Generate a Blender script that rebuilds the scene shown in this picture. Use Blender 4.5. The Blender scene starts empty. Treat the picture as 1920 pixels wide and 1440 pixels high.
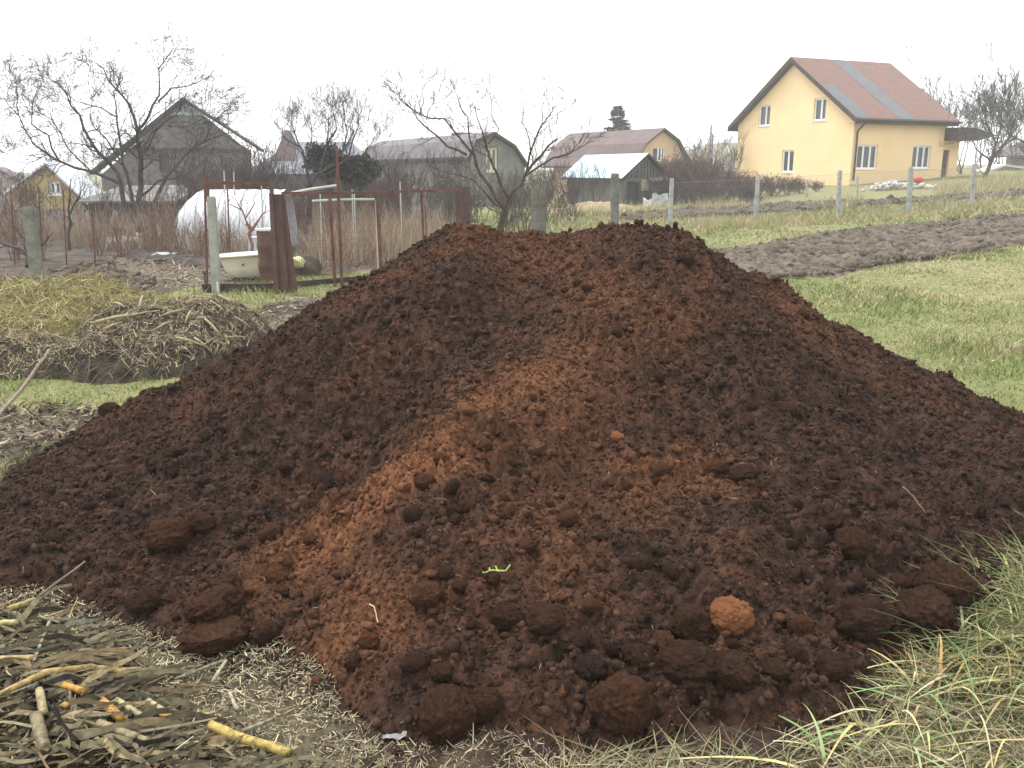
import bpy, math, random
import numpy as np
from mathutils import Vector

rng = np.random.default_rng(7)
random.seed(7)
sc = bpy.context.scene
COL = sc.collection

# ------------------------------------------------------------------ camera
H = 1.7
FPX = 1650.0
PITCH = math.atan(400 / FPX)
CP, SP = math.cos(PITCH), math.sin(PITCH)


def raydir(px, py):
    u = (px - 960) / FPX
    v = (720 - py) / FPX
    return np.array([u, CP + v * SP, v * CP - SP])


def at(px, py, Y):
    d = raydir(px, py)
    return d * (Y / d[1]) + np.array([0, 0, H])


def project(p):
    x, y, z = p[0], p[1], p[2] - H
    c = y * CP - z * SP
    v = y * SP + z * CP
    return 960 + FPX * x / c, 720 - FPX * v / c


def sstep(a, b, x):
    t = np.clip((np.asarray(x, float) - a) / (b - a), 0, 1)
    return t * t * (3 - 2 * t)


def gz(x, y):
    x = np.asarray(x, float)
    y = np.asarray(y, float)
    r = np.log1p(np.exp(np.clip((x - 3) * 1.2, -30, 30))) / 1.2
    r = np.where(x > 27, 24 + np.clip(x - 27, 0, 60) * 0.3, r)
    a = 0.038 + 0.0007 * np.clip(y - 30, 0, 40)
    return r * a * sstep(8, 24, y)


def gp(px, py):
    d = raydir(px, py)
    lo, hi = 0.5, 400.0
    for t in np.geomspace(0.6, 400, 160):
        if H + t * d[2] < gz(t * d[0], t * d[1]):
            hi = t
            break
        lo = t
    for _ in range(30):
        m = (lo + hi) / 2
        if H + m * d[2] < gz(m * d[0], m * d[1]):
            hi = m
        else:
            lo = m
    return np.array([hi * d[0], hi * d[1], H + hi * d[2]])


# ------------------------------------------------------------------ noise
def hsh(ix, iy, s):
    h = (ix.astype(np.int64) * 374761393 + iy.astype(np.int64) * 668265263 + s * 974634777) & 0xffffffff
    h = ((h ^ (h >> 13)) * 1274126177) & 0xffffffff
    h = ((h ^ (h >> 15)) * 2246822519) & 0xffffffff
    return ((h ^ (h >> 16)) & 0xffffff) / float(0x1000000)


def vn(x, y, s=0):
    ix = np.floor(x)
    iy = np.floor(y)
    fx = x - ix
    fy = y - iy
    fx = fx * fx * fx * (fx * (fx * 6 - 15) + 10)
    fy = fy * fy * fy * (fy * (fy * 6 - 15) + 10)
    a = hsh(ix, iy, s)
    b = hsh(ix + 1, iy, s)
    c = hsh(ix, iy + 1, s)
    d = hsh(ix + 1, iy + 1, s)
    return (a + (b - a) * fx + (c - a) * fy + (a - b - c + d) * fx * fy) * 2 - 1


def fbm(x, y, sc_=1.0, octv=4, s=0, gain=0.5):
    x = np.asarray(x, float) * sc_
    y = np.asarray(y, float) * sc_
    o = np.zeros(np.broadcast(x, y).shape)
    a = 1.0
    for i in range(octv):
        o = o + a * vn(x + 17.3 * i, y - 9.1 * i, s + i)
        x = x * 2.03
        y = y * 2.03
        a *= gain
    return o


def lumps(x, y, cell, s, prob=0.6, rmin=0.35, rmax=0.75):
    """height (in metres) of rounded lumps strewn on a plane"""
    X = x / cell
    Y = y / cell
    ix = np.floor(X)
    iy = np.floor(Y)
    o = np.zeros(X.shape)
    for dx in (-1, 0, 1):
        for dy in (-1, 0, 1):
            cx = ix + dx
            cy = iy + dy
            jx = cx + hsh(cx, cy, s + 1)
            jy = cy + hsh(cx, cy, s + 2)
            r = rmin + (rmax - rmin) * hsh(cx, cy, s + 3)
            an = hsh(cx, cy, s + 5) * 3.14
            st = 0.75 + 0.5 * hsh(cx, cy, s + 6)
            ux = (X - jx) * np.cos(an) + (Y - jy) * np.sin(an)
            uy = -(X - jx) * np.sin(an) + (Y - jy) * np.cos(an)
            d2 = ((ux * st) ** 2 + (uy / st) ** 2) / (r * r)
            hh = np.where(hsh(cx, cy, s + 4) < prob, r * np.sqrt(np.clip(1 - d2, 0, 1)), 0)
            o = np.maximum(o, hh)
    return o * cell


# ------------------------------------------------------------------ materials
def lin(c):
    return tuple((((v / 255) + .055) / 1.055) ** 2.4 if v > 10 else v / 255 / 12.92 for v in c)


def c4(c):
    return (c[0], c[1], c[2], 1)


MATS = {}


def pmat(name, c1, c2=None, scale=6, rough=0.85, bump=0.0, bscale=40, attr=False, spec=0.25,
         metallic=0.0, bdist=0.01, detail=6, extra=None, alpha=None):
    if name in MATS:
        return MATS[name]
    m = bpy.data.materials.new(name)
    m.use_nodes = True
    nt = m.node_tree
    N = nt.nodes
    Lk = nt.links.new
    bs = N['Principled BSDF']
    bs.inputs['Roughness'].default_value = rough
    bs.inputs['Specular IOR Level'].default_value = spec
    bs.inputs['Metallic'].default_value = metallic
    tc = N.new('ShaderNodeTexCoord')
    src = None
    if c2 is not None:
        nz = N.new('ShaderNodeTexNoise')
        nz.inputs['Scale'].default_value = scale
        nz.inputs['Detail'].default_value = detail
        nz.inputs['Roughness'].default_value = 0.62
        Lk(tc.outputs['Object'], nz.inputs['Vector'])
        rp = N.new('ShaderNodeValToRGB')
        rp.color_ramp.elements[0].position = 0.36
        rp.color_ramp.elements[1].position = 0.64
        rp.color_ramp.elements[0].color = c4(c1)
        rp.color_ramp.elements[1].color = c4(c2)
        Lk(nz.outputs['Fac'], rp.inputs['Fac'])
        src = rp.outputs['Color']
    else:
        bs.inputs['Base Color'].default_value = c4(c1)
    if attr:
        at_ = N.new('ShaderNodeAttribute')
        at_.attribute_name = 'col'
        if src is not None:
            mx = N.new('ShaderNodeMix')
            mx.data_type = 'RGBA'
            mx.blend_type = 'MULTIPLY'
            mx.inputs[0].default_value = 1
            Lk(src, mx.inputs[6])
            Lk(at_.outputs['Color'], mx.inputs[7])
            src = mx.outputs[2]
        else:
            src = at_.outputs['Color']
    if extra:
        src = extra(nt, tc, src)
    if src is not None:
        Lk(src, bs.inputs['Base Color'])
    if bump > 0:
        n2 = N.new('ShaderNodeTexNoise')
        n2.inputs['Scale'].default_value = bscale
        n2.inputs['Detail'].default_value = 5
        Lk(tc.outputs['Object'], n2.inputs['Vector'])
        bp = N.new('ShaderNodeBump')
        bp.inputs['Strength'].default_value = bump
        bp.inputs['Distance'].default_value = bdist
        Lk(n2.outputs['Fac'], bp.inputs['Height'])
        Lk(bp.outputs['Normal'], bs.inputs['Normal'])
    MATS[name] = m
    return m


def mixc(nt, fac, a, b, blend='MIX'):
    mx = nt.nodes.new('ShaderNodeMix')
    mx.data_type = 'RGBA'
    mx.blend_type = blend
    for sck, v in ((mx.inputs[0], fac), (mx.inputs[6], a), (mx.inputs[7], b)):
        if isinstance(v, (int, float)):
            sck.default_value = v
        elif isinstance(v, tuple):
            sck.default_value = c4(v)
        else:
            nt.links.new(v, sck)
    return mx.outputs[2]


# ------------------------------------------------------------------ mesh building
def mesh_np(name, V, faces=None, quads=None, tris=None, col=None, smooth=False, attrs=None):
    me = bpy.data.meshes.new(name)
    V = np.asarray(V, dtype=np.float32)
    if faces is not None:
        me.from_pydata(V.tolist(), [], faces)
    else:
        idx = []
        starts = []
        n = 0
        if quads is not None and len(quads):
            q = np.asarray(quads, dtype=np.int32)
            idx.append(q.ravel())
            starts.append(np.arange(len(q)) * 4)
            n = len(q) * 4
        if tris is not None and len(tris):
            t = np.asarray(tris, dtype=np.int32)
            idx.append(t.ravel())
            starts.append(n + np.arange(len(t)) * 3)
        idx = np.concatenate(idx).astype(np.int32)
        starts = np.concatenate(starts).astype(np.int32)
        me.vertices.add(len(V))
        me.vertices.foreach_set('co', V.ravel())
        me.loops.add(len(idx))
        me.loops.foreach_set('vertex_index', idx)
        me.polygons.add(len(starts))
        me.polygons.foreach_set('loop_start', starts)
        me.update(calc_edges=True)
    if col is not None:
        a = me.attributes.new('col', 'FLOAT_COLOR', 'POINT')
        c = np.ones((len(V), 4), dtype=np.float32)
        c[:, :3] = col
        a.data.foreach_set('color', c.ravel())
    for k, v in (attrs or {}).items():
        a = me.attributes.new(k, 'FLOAT', 'POINT')
        a.data.foreach_set('value', np.asarray(v, dtype=np.float32).ravel())
    if smooth:
        me.polygons.foreach_set('use_smooth', np.ones(len(me.polygons), dtype=bool))
    return me


def link(name, me, mat, parent=None, loc=None):
    o = bpy.data.objects.new(name, me)
    COL.objects.link(o)
    if mat is not None:
        for m in (mat if isinstance(mat, (list, tuple)) else [mat]):
            me.materials.append(m)
    if parent is not None:
        o.parent = parent
    if loc is not None:
        o.location = tuple(loc)
    return o


def tag(o, label=None, cat=None, group=None, kind=None):
    if label:
        o['label'] = label
    if cat:
        o['category'] = cat
    if group:
        o['group'] = group
    if kind:
        o['kind'] = kind
    return o


def empty(name, loc, label, cat, group=None):
    o = bpy.data.objects.new(name, None)
    o.empty_display_size = 0.2
    o.location = tuple(loc)
    COL.objects.link(o)
    return tag(o, label, cat, group)


class MB:
    def __init__(self):
        self.V = []
        self.F = []
        self.M = []

    def add(self, vs, fs, mi=0):
        n = len(self.V)
        self.V += [tuple(float(c) for c in v) for v in vs]
        self.F += [tuple(i + n for i in f) for f in fs]
        self.M += [mi] * len(fs)

    def quad(self, a, b, c, d, mi=0):
        self.add([a, b, c, d], [(0, 1, 2, 3)], mi)

    def box8(self, p, mi=0):
        self.add(p, [(0, 3, 2, 1), (4, 5, 6, 7), (0, 1, 5, 4), (1, 2, 6, 5), (2, 3, 7, 6), (3, 0, 4, 7)], mi)

    def box(self, x0, y0, z0, x1, y1, z1, mi=0):
        self.box8([(x0, y0, z0), (x1, y0, z0), (x1, y1, z0), (x0, y1, z0),
                   (x0, y0, z1), (x1, y0, z1), (x1, y1, z1), (x0, y1, z1)], mi)

    def bar(self, a, b, w, h=None, mi=0):
        """square bar from a to b"""
        a = Vector(a)
        b = Vector(b)
        h = h or w
        d = (b - a).normalized()
        up = Vector((0, 0, 1)) if abs(d.z) < .9 else Vector((0, 1, 0))
        s = d.cross(up).normalized() * w / 2
        u = s.cross(d).normalized() * h / 2
        self.box8([a - s - u, a + s - u, a + s + u, a - s + u, b - s - u, b + s - u, b + s + u, b - s + u], mi)

    def tube(self, pts, rad, n=6, mi=0, cap=True):
        pts = [Vector(p) for p in pts]
        if not hasattr(rad, '__len__'):
            rad = [rad] * len(pts)
        vs = []
        prev = None
        for i, p in enumerate(pts):
            d = (pts[min(i + 1, len(pts) - 1)] - pts[max(i - 1, 0)]).normalized()
            if prev is None:
                up = Vector((0, 0, 1)) if abs(d.z) < .9 else Vector((1, 0, 0))
                s = d.cross(up).normalized()
            else:
                s = (prev - d * prev.dot(d)).normalized()
            prev = s
            t = d.cross(s)
            for k in range(n):
                a = 2 * math.pi * k / n
                vs.append(p + (s * math.cos(a) + t * math.sin(a)) * rad[i])
        fs = []
        for i in range(len(pts) - 1):
            for k in range(n):
                fs.append((i * n + k, i * n + (k + 1) % n, (i + 1) * n + (k + 1) % n, (i + 1) * n + k))
        if cap:
            fs.append(tuple(range(n))[::-1])
            fs.append(tuple((len(pts) - 1) * n + k for k in range(n)))
        self.add(vs, fs, mi)

    def build(self, name, mat, parent=None, loc=None, smooth=False, off=None):
        V = np.array(self.V, float)
        if off is not None:
            V = V - np.asarray(off, float)
        me = mesh_np(name, V, faces=self.F)
        if isinstance(mat, (list, tuple)) and len(mat) > 1:
            me.polygons.foreach_set('material_index', self.M)
        if smooth:
            me.polygons.foreach_set('use_smooth', [True] * len(me.polygons))
        return link(name, me, mat, parent, loc)


def strands(base, d, length, width, bend, k=3, taper=1.0, side=None, wig=0.0):
    """many ribbons at once -> V, Q, ids"""
    N = len(base)
    d = d / np.linalg.norm(d, axis=1, keepdims=True)
    if side is None:
        side = np.cross(d, np.array([0, 0, 1.0]) + rng.normal(0, .5, (N, 3)))
    side = side / (np.linalg.norm(side, axis=1, keepdims=True) + 1e-9)
    length = np.asarray(length).reshape(-1, 1)
    width = np.asarray(width).reshape(-1, 1)
    V = np.zeros((N, k + 1, 2, 3))
    ph = rng.uniform(0, 6.28, (N, 1))
    for i in range(k + 1):
        s = i / k
        c = base + d * length * s + bend * length * s * s
        if wig:
            c = c + side * (np.sin(ph + s * 5) - np.sin(ph)) * length * wig
        w = width * 0.5 * (1 - taper * s ** 1.6) + 0.0003
        V[:, i, 0] = c - side * w
        V[:, i, 1] = c + side * w
    n = (k + 1) * 2
    b = (np.arange(N) * n)[:, None]
    Q = []
    for i in range(k):
        Q.append(np.concatenate([b + 2 * i, b + 2 * i + 1, b + 2 * i + 3, b + 2 * i + 2], axis=1))
    Q = np.concatenate(Q, axis=0)
    return V.reshape(-1, 3), Q, np.repeat(np.arange(N), n)


def palette(n, cols, var=0.12):
    cols = np.array(cols)
    i = rng.integers(0, len(cols), n)
    j = rng.integers(0, len(cols), n)
    t = rng.uniform(0, 1, (n, 1)) * 0.5
    c = cols[i] * (1 - t) + cols[j] * t
    return np.clip(c * rng.normal(1, var, (n, 1)), 0.004, 0.9)


def in_poly(x, y, poly):
    x = np.asarray(x)
    y = np.asarray(y)
    ins = np.zeros(x.shape, bool)
    n = len(poly)
    for i in range(n):
        x0, y0 = poly[i][:2]
        x1, y1 = poly[(i + 1) % n][:2]
        c = (y0 > y) != (y1 > y)
        with np.errstate(divide='ignore', invalid='ignore'):
            xi = (x1 - x0) * (y - y0) / (y1 - y0 + 1e-12) + x0
        ins ^= c & (x < xi)
    return ins


def seg_dist(x, y, poly, closed=True):
    d = np.full(np.shape(x), 1e9)
    n = len(poly)
    for i in range(n if closed else n - 1):
        x0, y0 = poly[i][:2]
        x1, y1 = poly[(i + 1) % n][:2]
        dx, dy = x1 - x0, y1 - y0
        t = np.clip(((x - x0) * dx + (y - y0) * dy) / (dx * dx + dy * dy + 1e-12), 0, 1)
        d = np.minimum(d, np.hypot(x - x0 - t * dx, y - y0 - t * dy))
    return d


def sdf(x, y, poly):
    d = seg_dist(x, y, poly)
    return np.where(in_poly(x, y, poly), d, -d)


def gpoly(pts):
    return [tuple(gp(*p)[:2]) for p in pts]


def grid_mesh(name, xs, ys, Z, attrs=None, keep=None, col=None):
    nx, ny = len(xs), len(ys)
    X, Y = np.meshgrid(xs, ys)
    V = np.stack([X, Y, Z], -1).reshape(-1, 3)
    i = np.arange((ny - 1) * nx).reshape(ny - 1, nx)[:, :-1].ravel()
    Q = np.stack([i, i + 1, i + nx + 1, i + nx], 1)
    if keep is not None:
        kf = keep.ravel()
        m = kf[Q].any(axis=1)
        Q = Q[m]
        used = np.zeros(len(V), bool)
        used[Q.ravel()] = True
        remap = np.cumsum(used) - 1
        Q = remap[Q]
        V = V[used]
        attrs = {k: np.asarray(v).ravel()[used] for k, v in (attrs or {}).items()}
        if col is not None:
            col = col.reshape(-1, 3)[used]
    return mesh_np(name, V, quads=Q, smooth=True, attrs=attrs, col=col)


# ------------------------------------------------------------------ the soil heap's surface
SIL = [(60, 835, 5.9), (130, 800, 6.1), (200, 772, 6.2), (280, 742, 6.2), (345, 722, 6.2), (380, 694, 6.2), (430, 680, 6.2), (500, 632, 6.3),
       (560, 590, 6.4), (620, 548, 6.45), (680, 520, 6.5), (740, 482, 6.55), (790, 447, 6.6), (830, 426, 6.6),
       (875, 411, 6.6), (905, 424, 6.6), (935, 436, 6.65), (1000, 432, 6.7), (1050, 433, 6.7), (1090, 431, 6.6),
       (1130, 421, 6.6), (1180, 419, 6.5), (1215, 420, 6.5), (1250, 424, 6.5), (1290, 429, 6.4), (1304, 458, 6.4),
       (1340, 472, 6.4), (1370, 490, 6.3), (1400, 506, 6.3), (1470, 532, 6.2), (1500, 560, 6.15), (1535, 596, 6.1),
       (1590, 612, 6.0), (1640, 642, 5.9), (1690, 672, 5.8), (1735, 692, 5.7), (1780, 708, 5.6), (1810, 736, 5.5),
       (1860, 752, 5.4), (1920, 778, 5.3), (2020, 812, 5.1), (2150, 858, 4.9), (2300, 912, 4.8)]
RW = np.array([at(*p) for p in SIL])
RW[:, 2] = np.maximum(RW[:, 2], 0.0)
RW[0, 2] = RW[1, 2] = 0.0
TOE = [(-2.95, 4.9), (-2.75, 4.3), (-2.5, 3.9)] + gpoly([(0, 1098), (150, 1150), (340, 1212), (480, 1205), (600, 1232), (655, 1300), (770, 1388),
        (900, 1385), (1100, 1405), (1300, 1385), (1440, 1392), (1560, 1372), (1660, 1310), (1770, 1240), (1900, 1120)]) + [(2.9, 3.75), (3.6, 4.4), (4.2, 4.8)]
TOE = np.array(sorted(TOE))
XL, XR = -3.05, RW[-1, 0] + 0.4


def heap_base(x, y):
    x = np.asarray(x, float)
    y = np.asarray(y, float)
    yr = np.interp(x, RW[:, 0], RW[:, 1])
    zr = np.interp(x, np.r_[XL, RW[:, 0], XR], np.r_[0, RW[:, 2], 0.0])
    yf = np.interp(x, TOE[:, 0], TOE[:, 1])
    yf = yf + 0.10 * fbm(x, y * 0.3, 2.2, 3, 5)
    s = (y - yf) / np.maximum(yr - yf, 0.3)
    f = 0.035 * sstep(0.0, 0.04, s) * np.minimum(zr * 4, 1) + zr * (0.86 * np.clip(s, 0, 1) ** 1.05 + 0.14 * sstep(.45, 1, s)) * (1 - 0.03 * np.clip(1 - s, 0, 1))
    back = 1 - np.clip((y - yr) / np.maximum(zr * 1.7, 0.25), 0, 1)
    h = np.where(s < 0, -0.12 + s * 0.2, np.where(s > 1, (0.035 * np.minimum(zr * 4, 1) + zr) * back ** 1.1 - 0.1 * (1 - back), f))
    h = np.where(s > 0.8, h - 0.035 * np.minimum(zr * 4, 1) * sstep(0.8, 1.0, s) * np.where(s > 1, back, 1), h)
    return h, s, zr


def ray_hit(px, py, fn):
    d = raydir(px, py)
    t = np.linspace(1.8, 12, 2400)
    x, y, z = d[0] * t, d[1] * t, H + d[2] * t
    hh = fn(x, y)
    w = np.where(z < hh)[0]
    i = w[0] if len(w) else len(t) - 1
    return np.array([x[i], y[i], float(hh[i])])


def hb0(x, y):
    return np.maximum(heap_base(x, y)[0], 0)


def hline(pts):
    return [tuple(ray_hit(px, py, hb0)[:2]) for px, py in pts]


VALLEY = hline([(1030, 500), (940, 580), (800, 690), (660, 850), (520, 960), (400, 1040)])
RIDGE = hline([(1260, 500), (1200, 610), (1040, 740), (860, 880), (700, 960), (560, 1080)])
CREASE = hline([(880, 440), (830, 480), (790, 520), (760, 560)])
SPUR = hline([(870, 430), (740, 560), (560, 700), (380, 830)])
RIDGE2 = hline([(1300, 480), (1420, 640), (1520, 820), (1560, 1000)])


def gau(d, w):
    return np.exp(-(d / w) ** 2)


def heap_z(x, y, fine=True):
    h, s, zr = heap_base(x, y)
    env = sstep(0.0, 0.35, s) * (1 - sstep(0.8, 1.0, s)) * np.minimum(zr, 1)
    h = h + env * (0.08 * gau(seg_dist(x, y, RIDGE, False), 0.42) - 0.14 * gau(seg_dist(x, y, VALLEY, False), 0.34)
                   - 0.07 * gau(seg_dist(x, y, CREASE, False), 0.12) + 0.06 * gau(seg_dist(x, y, SPUR, False), 0.3)
                   + 0.06 * gau(seg_dist(x, y, RIDGE2, False), 0.35))
    inn = sstep(-0.02, 0.05, s) * np.clip(zr * 5 + .3, 0.0, 1) * (zr > .004)
    h = h - .03 * (1 - sstep(0, .12, zr))
    wx = x + 0.05 * fbm(x, y, 6, 2, 31)
    wy = y + 0.05 * fbm(x, y, 6, 2, 37)
    crest = 1 - sstep(.72, 1, s)
    h = h + inn * 0.05 * fbm(x, y, 1.6, 3, 11) * (.15 + .85 * crest) - .022 * inn * (1 - crest) * np.clip(zr * 2, 0, 1)
    # slump steps and coarse crumble
    h = h + inn * 0.022 * np.abs(fbm(wx, wy, 4.2, 5, 21, 0.62)) + inn * .016 * np.clip(fbm(wx + 4, wy, 7.5, 4, 23, .6), -.3, 1)
    if fine:
        patch = sstep(-0.5, 0.6, fbm(x, y, 1.3, 3, 71))
        low = 1 - sstep(0.15, 0.9, s)
        amt = inn * (0.35 + 0.65 * patch) * (.45 + .55 * crest)
        h = h + amt * 1.0 * lumps(wx, wy, 0.105, 101, 0.25 + 0.28 * low, 0.22, 0.5)
        h = h + amt * 1.2 * lumps(wx + .5, wy, 0.055, 201, 0.5, 0.3, 0.62)
        h = h + (0.5 + 0.5 * amt) * inn * .95 * lumps(wx, wy + .3, 0.028, 301, 0.6, 0.3, 0.7)
        h = h + inn * .8 * lumps(x, y, 0.0145, 401, 0.7, 0.3, 0.7)
        h = h + inn * 0.008 * fbm(x, y, 40, 3, 51, .6)
    return h


DRYL = [(hline([(1290, 540), (1240, 640), (1080, 740)]), 0.2, 0.34), (hline([(975, 765), (930, 810), (870, 860), (800, 900)]), 0.17, 1.05), (hline([(800, 900), (700, 945), (640, 1010), (590, 1060)]), 0.27, 1.05), (hline([(1060, 720), (960, 830)]), .3, .5),
        (hline([(600, 1060), (690, 1150), (660, 1210)]), 0.24, 0.6), (hline([(1000, 780), (1150, 860), (1330, 880)]), 0.22, 0.45),
        (hline([(900, 425), (840, 470), (620, 600)]), 0.22, 0.22), (hline([(980, 450), (1150, 560), (1250, 600)]), 0.3, 0.3),
        (hline([(1450, 560), (1640, 720)]), 0.3, 0.25), (hline([(1050, 950), (1200, 960)]), 0.3, 0.22), (hline([(260, 780), (420, 760)]), 0.2, 0.2),
        (hline([(760, 900), (880, 960), (1000, 1040)]), 0.25, 0.45)]


def heap_dry(x, y):
    o = np.zeros(np.shape(x))
    for L_, w, a in DRYL:
        o = np.maximum(o, a * gau(seg_dist(x, y, L_, False), w))
    o = o * (0.85 + 0.4 * fbm(x, y, 5, 4, 61)) + 0.13 * fbm(x, y, 3.5, 4, 66) + 0.07 - .13 * sstep(.3, 1.6, x) * (1 - sstep(4.2, 5.4, y)) - .08 * (1 - sstep(-1.6, -.8, x))
    return np.clip(o, 0, 1)


def build_heap():
    xs = np.arange(XL - 0.05, XR + 0.05, 0.0085)
    ys = [2.0]
    while ys[-1] < 6.85:
        ys.append(ys[-1] + max(0.0048, 0.0021 * ys[-1]))
    while ys[-1] < 9.3:
        ys.append(ys[-1] + 0.03)
    ys = np.array(ys)
    X, Y = np.meshgrid(xs, ys)
    Z = heap_z(X, Y)
    me = grid_mesh('soil_heap', xs, ys, Z, attrs={'dry': heap_dry(X, Y)}, keep=Z > -0.06)
    print('heap verts', len(me.vertices))
    o = link('soil_heap', me, heap_mat())
    tag(o, 'large heap of dark reddish brown peaty soil in the middle of the plot', 'soil heap')
    return o


def heap_mat(name='peat_soil', attr=True):
    if name in MATS:
        return MATS[name]
    m = bpy.data.materials.new(name)
    m.use_nodes = True
    nt = m.node_tree
    N = nt.nodes
    Lk = nt.links.new
    bs = N['Principled BSDF']
    bs.inputs['Roughness'].default_value = 0.95
    bs.inputs['Specular IOR Level'].default_value = 0.10
    tc = N.new('ShaderNodeTexCoord')

    ksc = 1.0 if attr else .25

    def noise(s, d=5, r=.6):
        n = N.new('ShaderNodeTexNoise')
        n.inputs['Scale'].default_value = s * ksc
        n.inputs['Detail'].default_value = d
        n.inputs['Roughness'].default_value = r
        Lk(tc.outputs['Object'], n.inputs['Vector'])
        return n.outputs['Fac']

    def ramp(src, a, b, ca, cb):
        r = N.new('ShaderNodeValToRGB')
        r.color_ramp.elements[0].position = a
        r.color_ramp.elements[1].position = b
        r.color_ramp.elements[0].color = c4(ca)
        r.color_ramp.elements[1].color = c4(cb)
        Lk(src, r.inputs['Fac'])
        return r.outputs['Color']
    dark = ramp(noise(14), .38, .66, (0.0120, 0.0080, 0.0063), (0.060, 0.0330, 0.0235))
    rust = ramp(noise(30), .36, .66, (0.080, 0.033, 0.0165), (0.220, 0.098, 0.047))
    if name == 'dry_clod_soil':
        dark = ramp(noise(14), .3, .7, (0.22, 0.085, 0.034), (0.42, 0.175, 0.072))
        rust = ramp(noise(30), .3, .7, (0.30, 0.12, 0.048), (0.50, 0.22, 0.10))
    at_ = N.new('ShaderNodeAttribute')
    at_.attribute_name = 'dry' if attr else 'col'
    if attr:
        ms = N.new('ShaderNodeMath')
        ms.operation = 'MULTIPLY_ADD'
        Lk(noise(60, 4, .7), ms.inputs[0])
        ms.inputs[1].default_value = 0.9
        ms.inputs[2].default_value = -0.42
        ad = N.new('ShaderNodeMath')
        ad.operation = 'ADD'
        ad.use_clamp = True
        Lk(ms.outputs[0], ad.inputs[0])
        Lk(at_.outputs['Fac'], ad.inputs[1])
        col = mixc(nt, ad.outputs[0], dark, rust)
    else:
        oi = N.new('ShaderNodeObjectInfo')
        sp = N.new('ShaderNodeSeparateColor')
        Lk(oi.outputs['Color'], sp.inputs[0])
        ms = N.new('ShaderNodeMath')
        ms.operation = 'MULTIPLY_ADD'
        Lk(noise(35, 4, .7), ms.inputs[0])
        ms.inputs[1].default_value = 0.7
        Lk(sp.outputs[0], ms.inputs[2])
        m2 = N.new('ShaderNodeMath')
        m2.operation = 'SUBTRACT'
        m2.use_clamp = True
        Lk(ms.outputs[0], m2.inputs[0])
        m2.inputs[1].default_value = 0.25
        col = mixc(nt, m2.outputs[0], dark, rust)
    # pale fibres and specks
    spk = ramp(noise(220, 2, .5), .70, .74, (0, 0, 0), (1, 1, 1))
    col = mixc(nt, spk, col, mixc(nt, 0.5, col, (0.30, 0.19, 0.11)))
    Lk(col, bs.inputs['Base Color'])
    bp = N.new('ShaderNodeBump')
    bp.inputs['Strength'].default_value = 0.9
    bp.inputs['Distance'].default_value = 0.006 if attr else .05
    Lk(noise(170, 4, .7), bp.inputs['Height'])
    Lk(bp.outputs['Normal'], bs.inputs['Normal'])
    MATS[name] = m
    return m


# ------------------------------------------------------------------ clods
def ico(sub):
    import bmesh
    bm = bmesh.new()
    bmesh.ops.create_icosphere(bm, subdivisions=sub, radius=1)
    V = np.array([v.co[:] for v in bm.verts])
    F = np.array([[v.index for v in f.verts] for f in bm.faces])
    bm.free()
    return V, F


def clod_mesh(seed, sub=4, rough=0.2, cut=False):
    V, F = ico(sub)
    r = np.ones(len(V))
    rg = np.random.default_rng(seed)
    for k in range(7):   # flattened facets
        n = rg.normal(size=3)
        n /= np.linalg.norm(n)
        o = rg.uniform(.74, .93)
        d = V @ n
        over = np.clip(d * r - o, 0, 1)
        r = r - over * 0.75 / np.maximum(d, .3) * (d > 0)
    x, y, z = V.T

    def n3(s, sd):
        return (fbm(x + z * .7, y - z * .6, s, 4, sd, .6) + fbm(y + x * .5 + 9, z - x * .4, s, 4, sd + 9, .6)) * .5
    r = r * (1 + rough * 0.55 * n3(1.6, seed) + rough * 0.5 * n3(5, seed + 3) + rough * .30 * n3(15, seed + 5) + rough * .12 * n3(38, seed + 7))
    V = V * r[:, None]
    if cut:
        zc = 0.18 + 0.1 * fbm(V[:, 0], V[:, 1], 2, 3, seed)
        V[:, 2] = np.minimum(V[:, 2], zc + 0.2 * V[:, 0])
    me = mesh_np('soil_clod', V, tris=F, smooth=True)
    me.materials.append(heap_mat('clod_soil', False))
    return me


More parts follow.
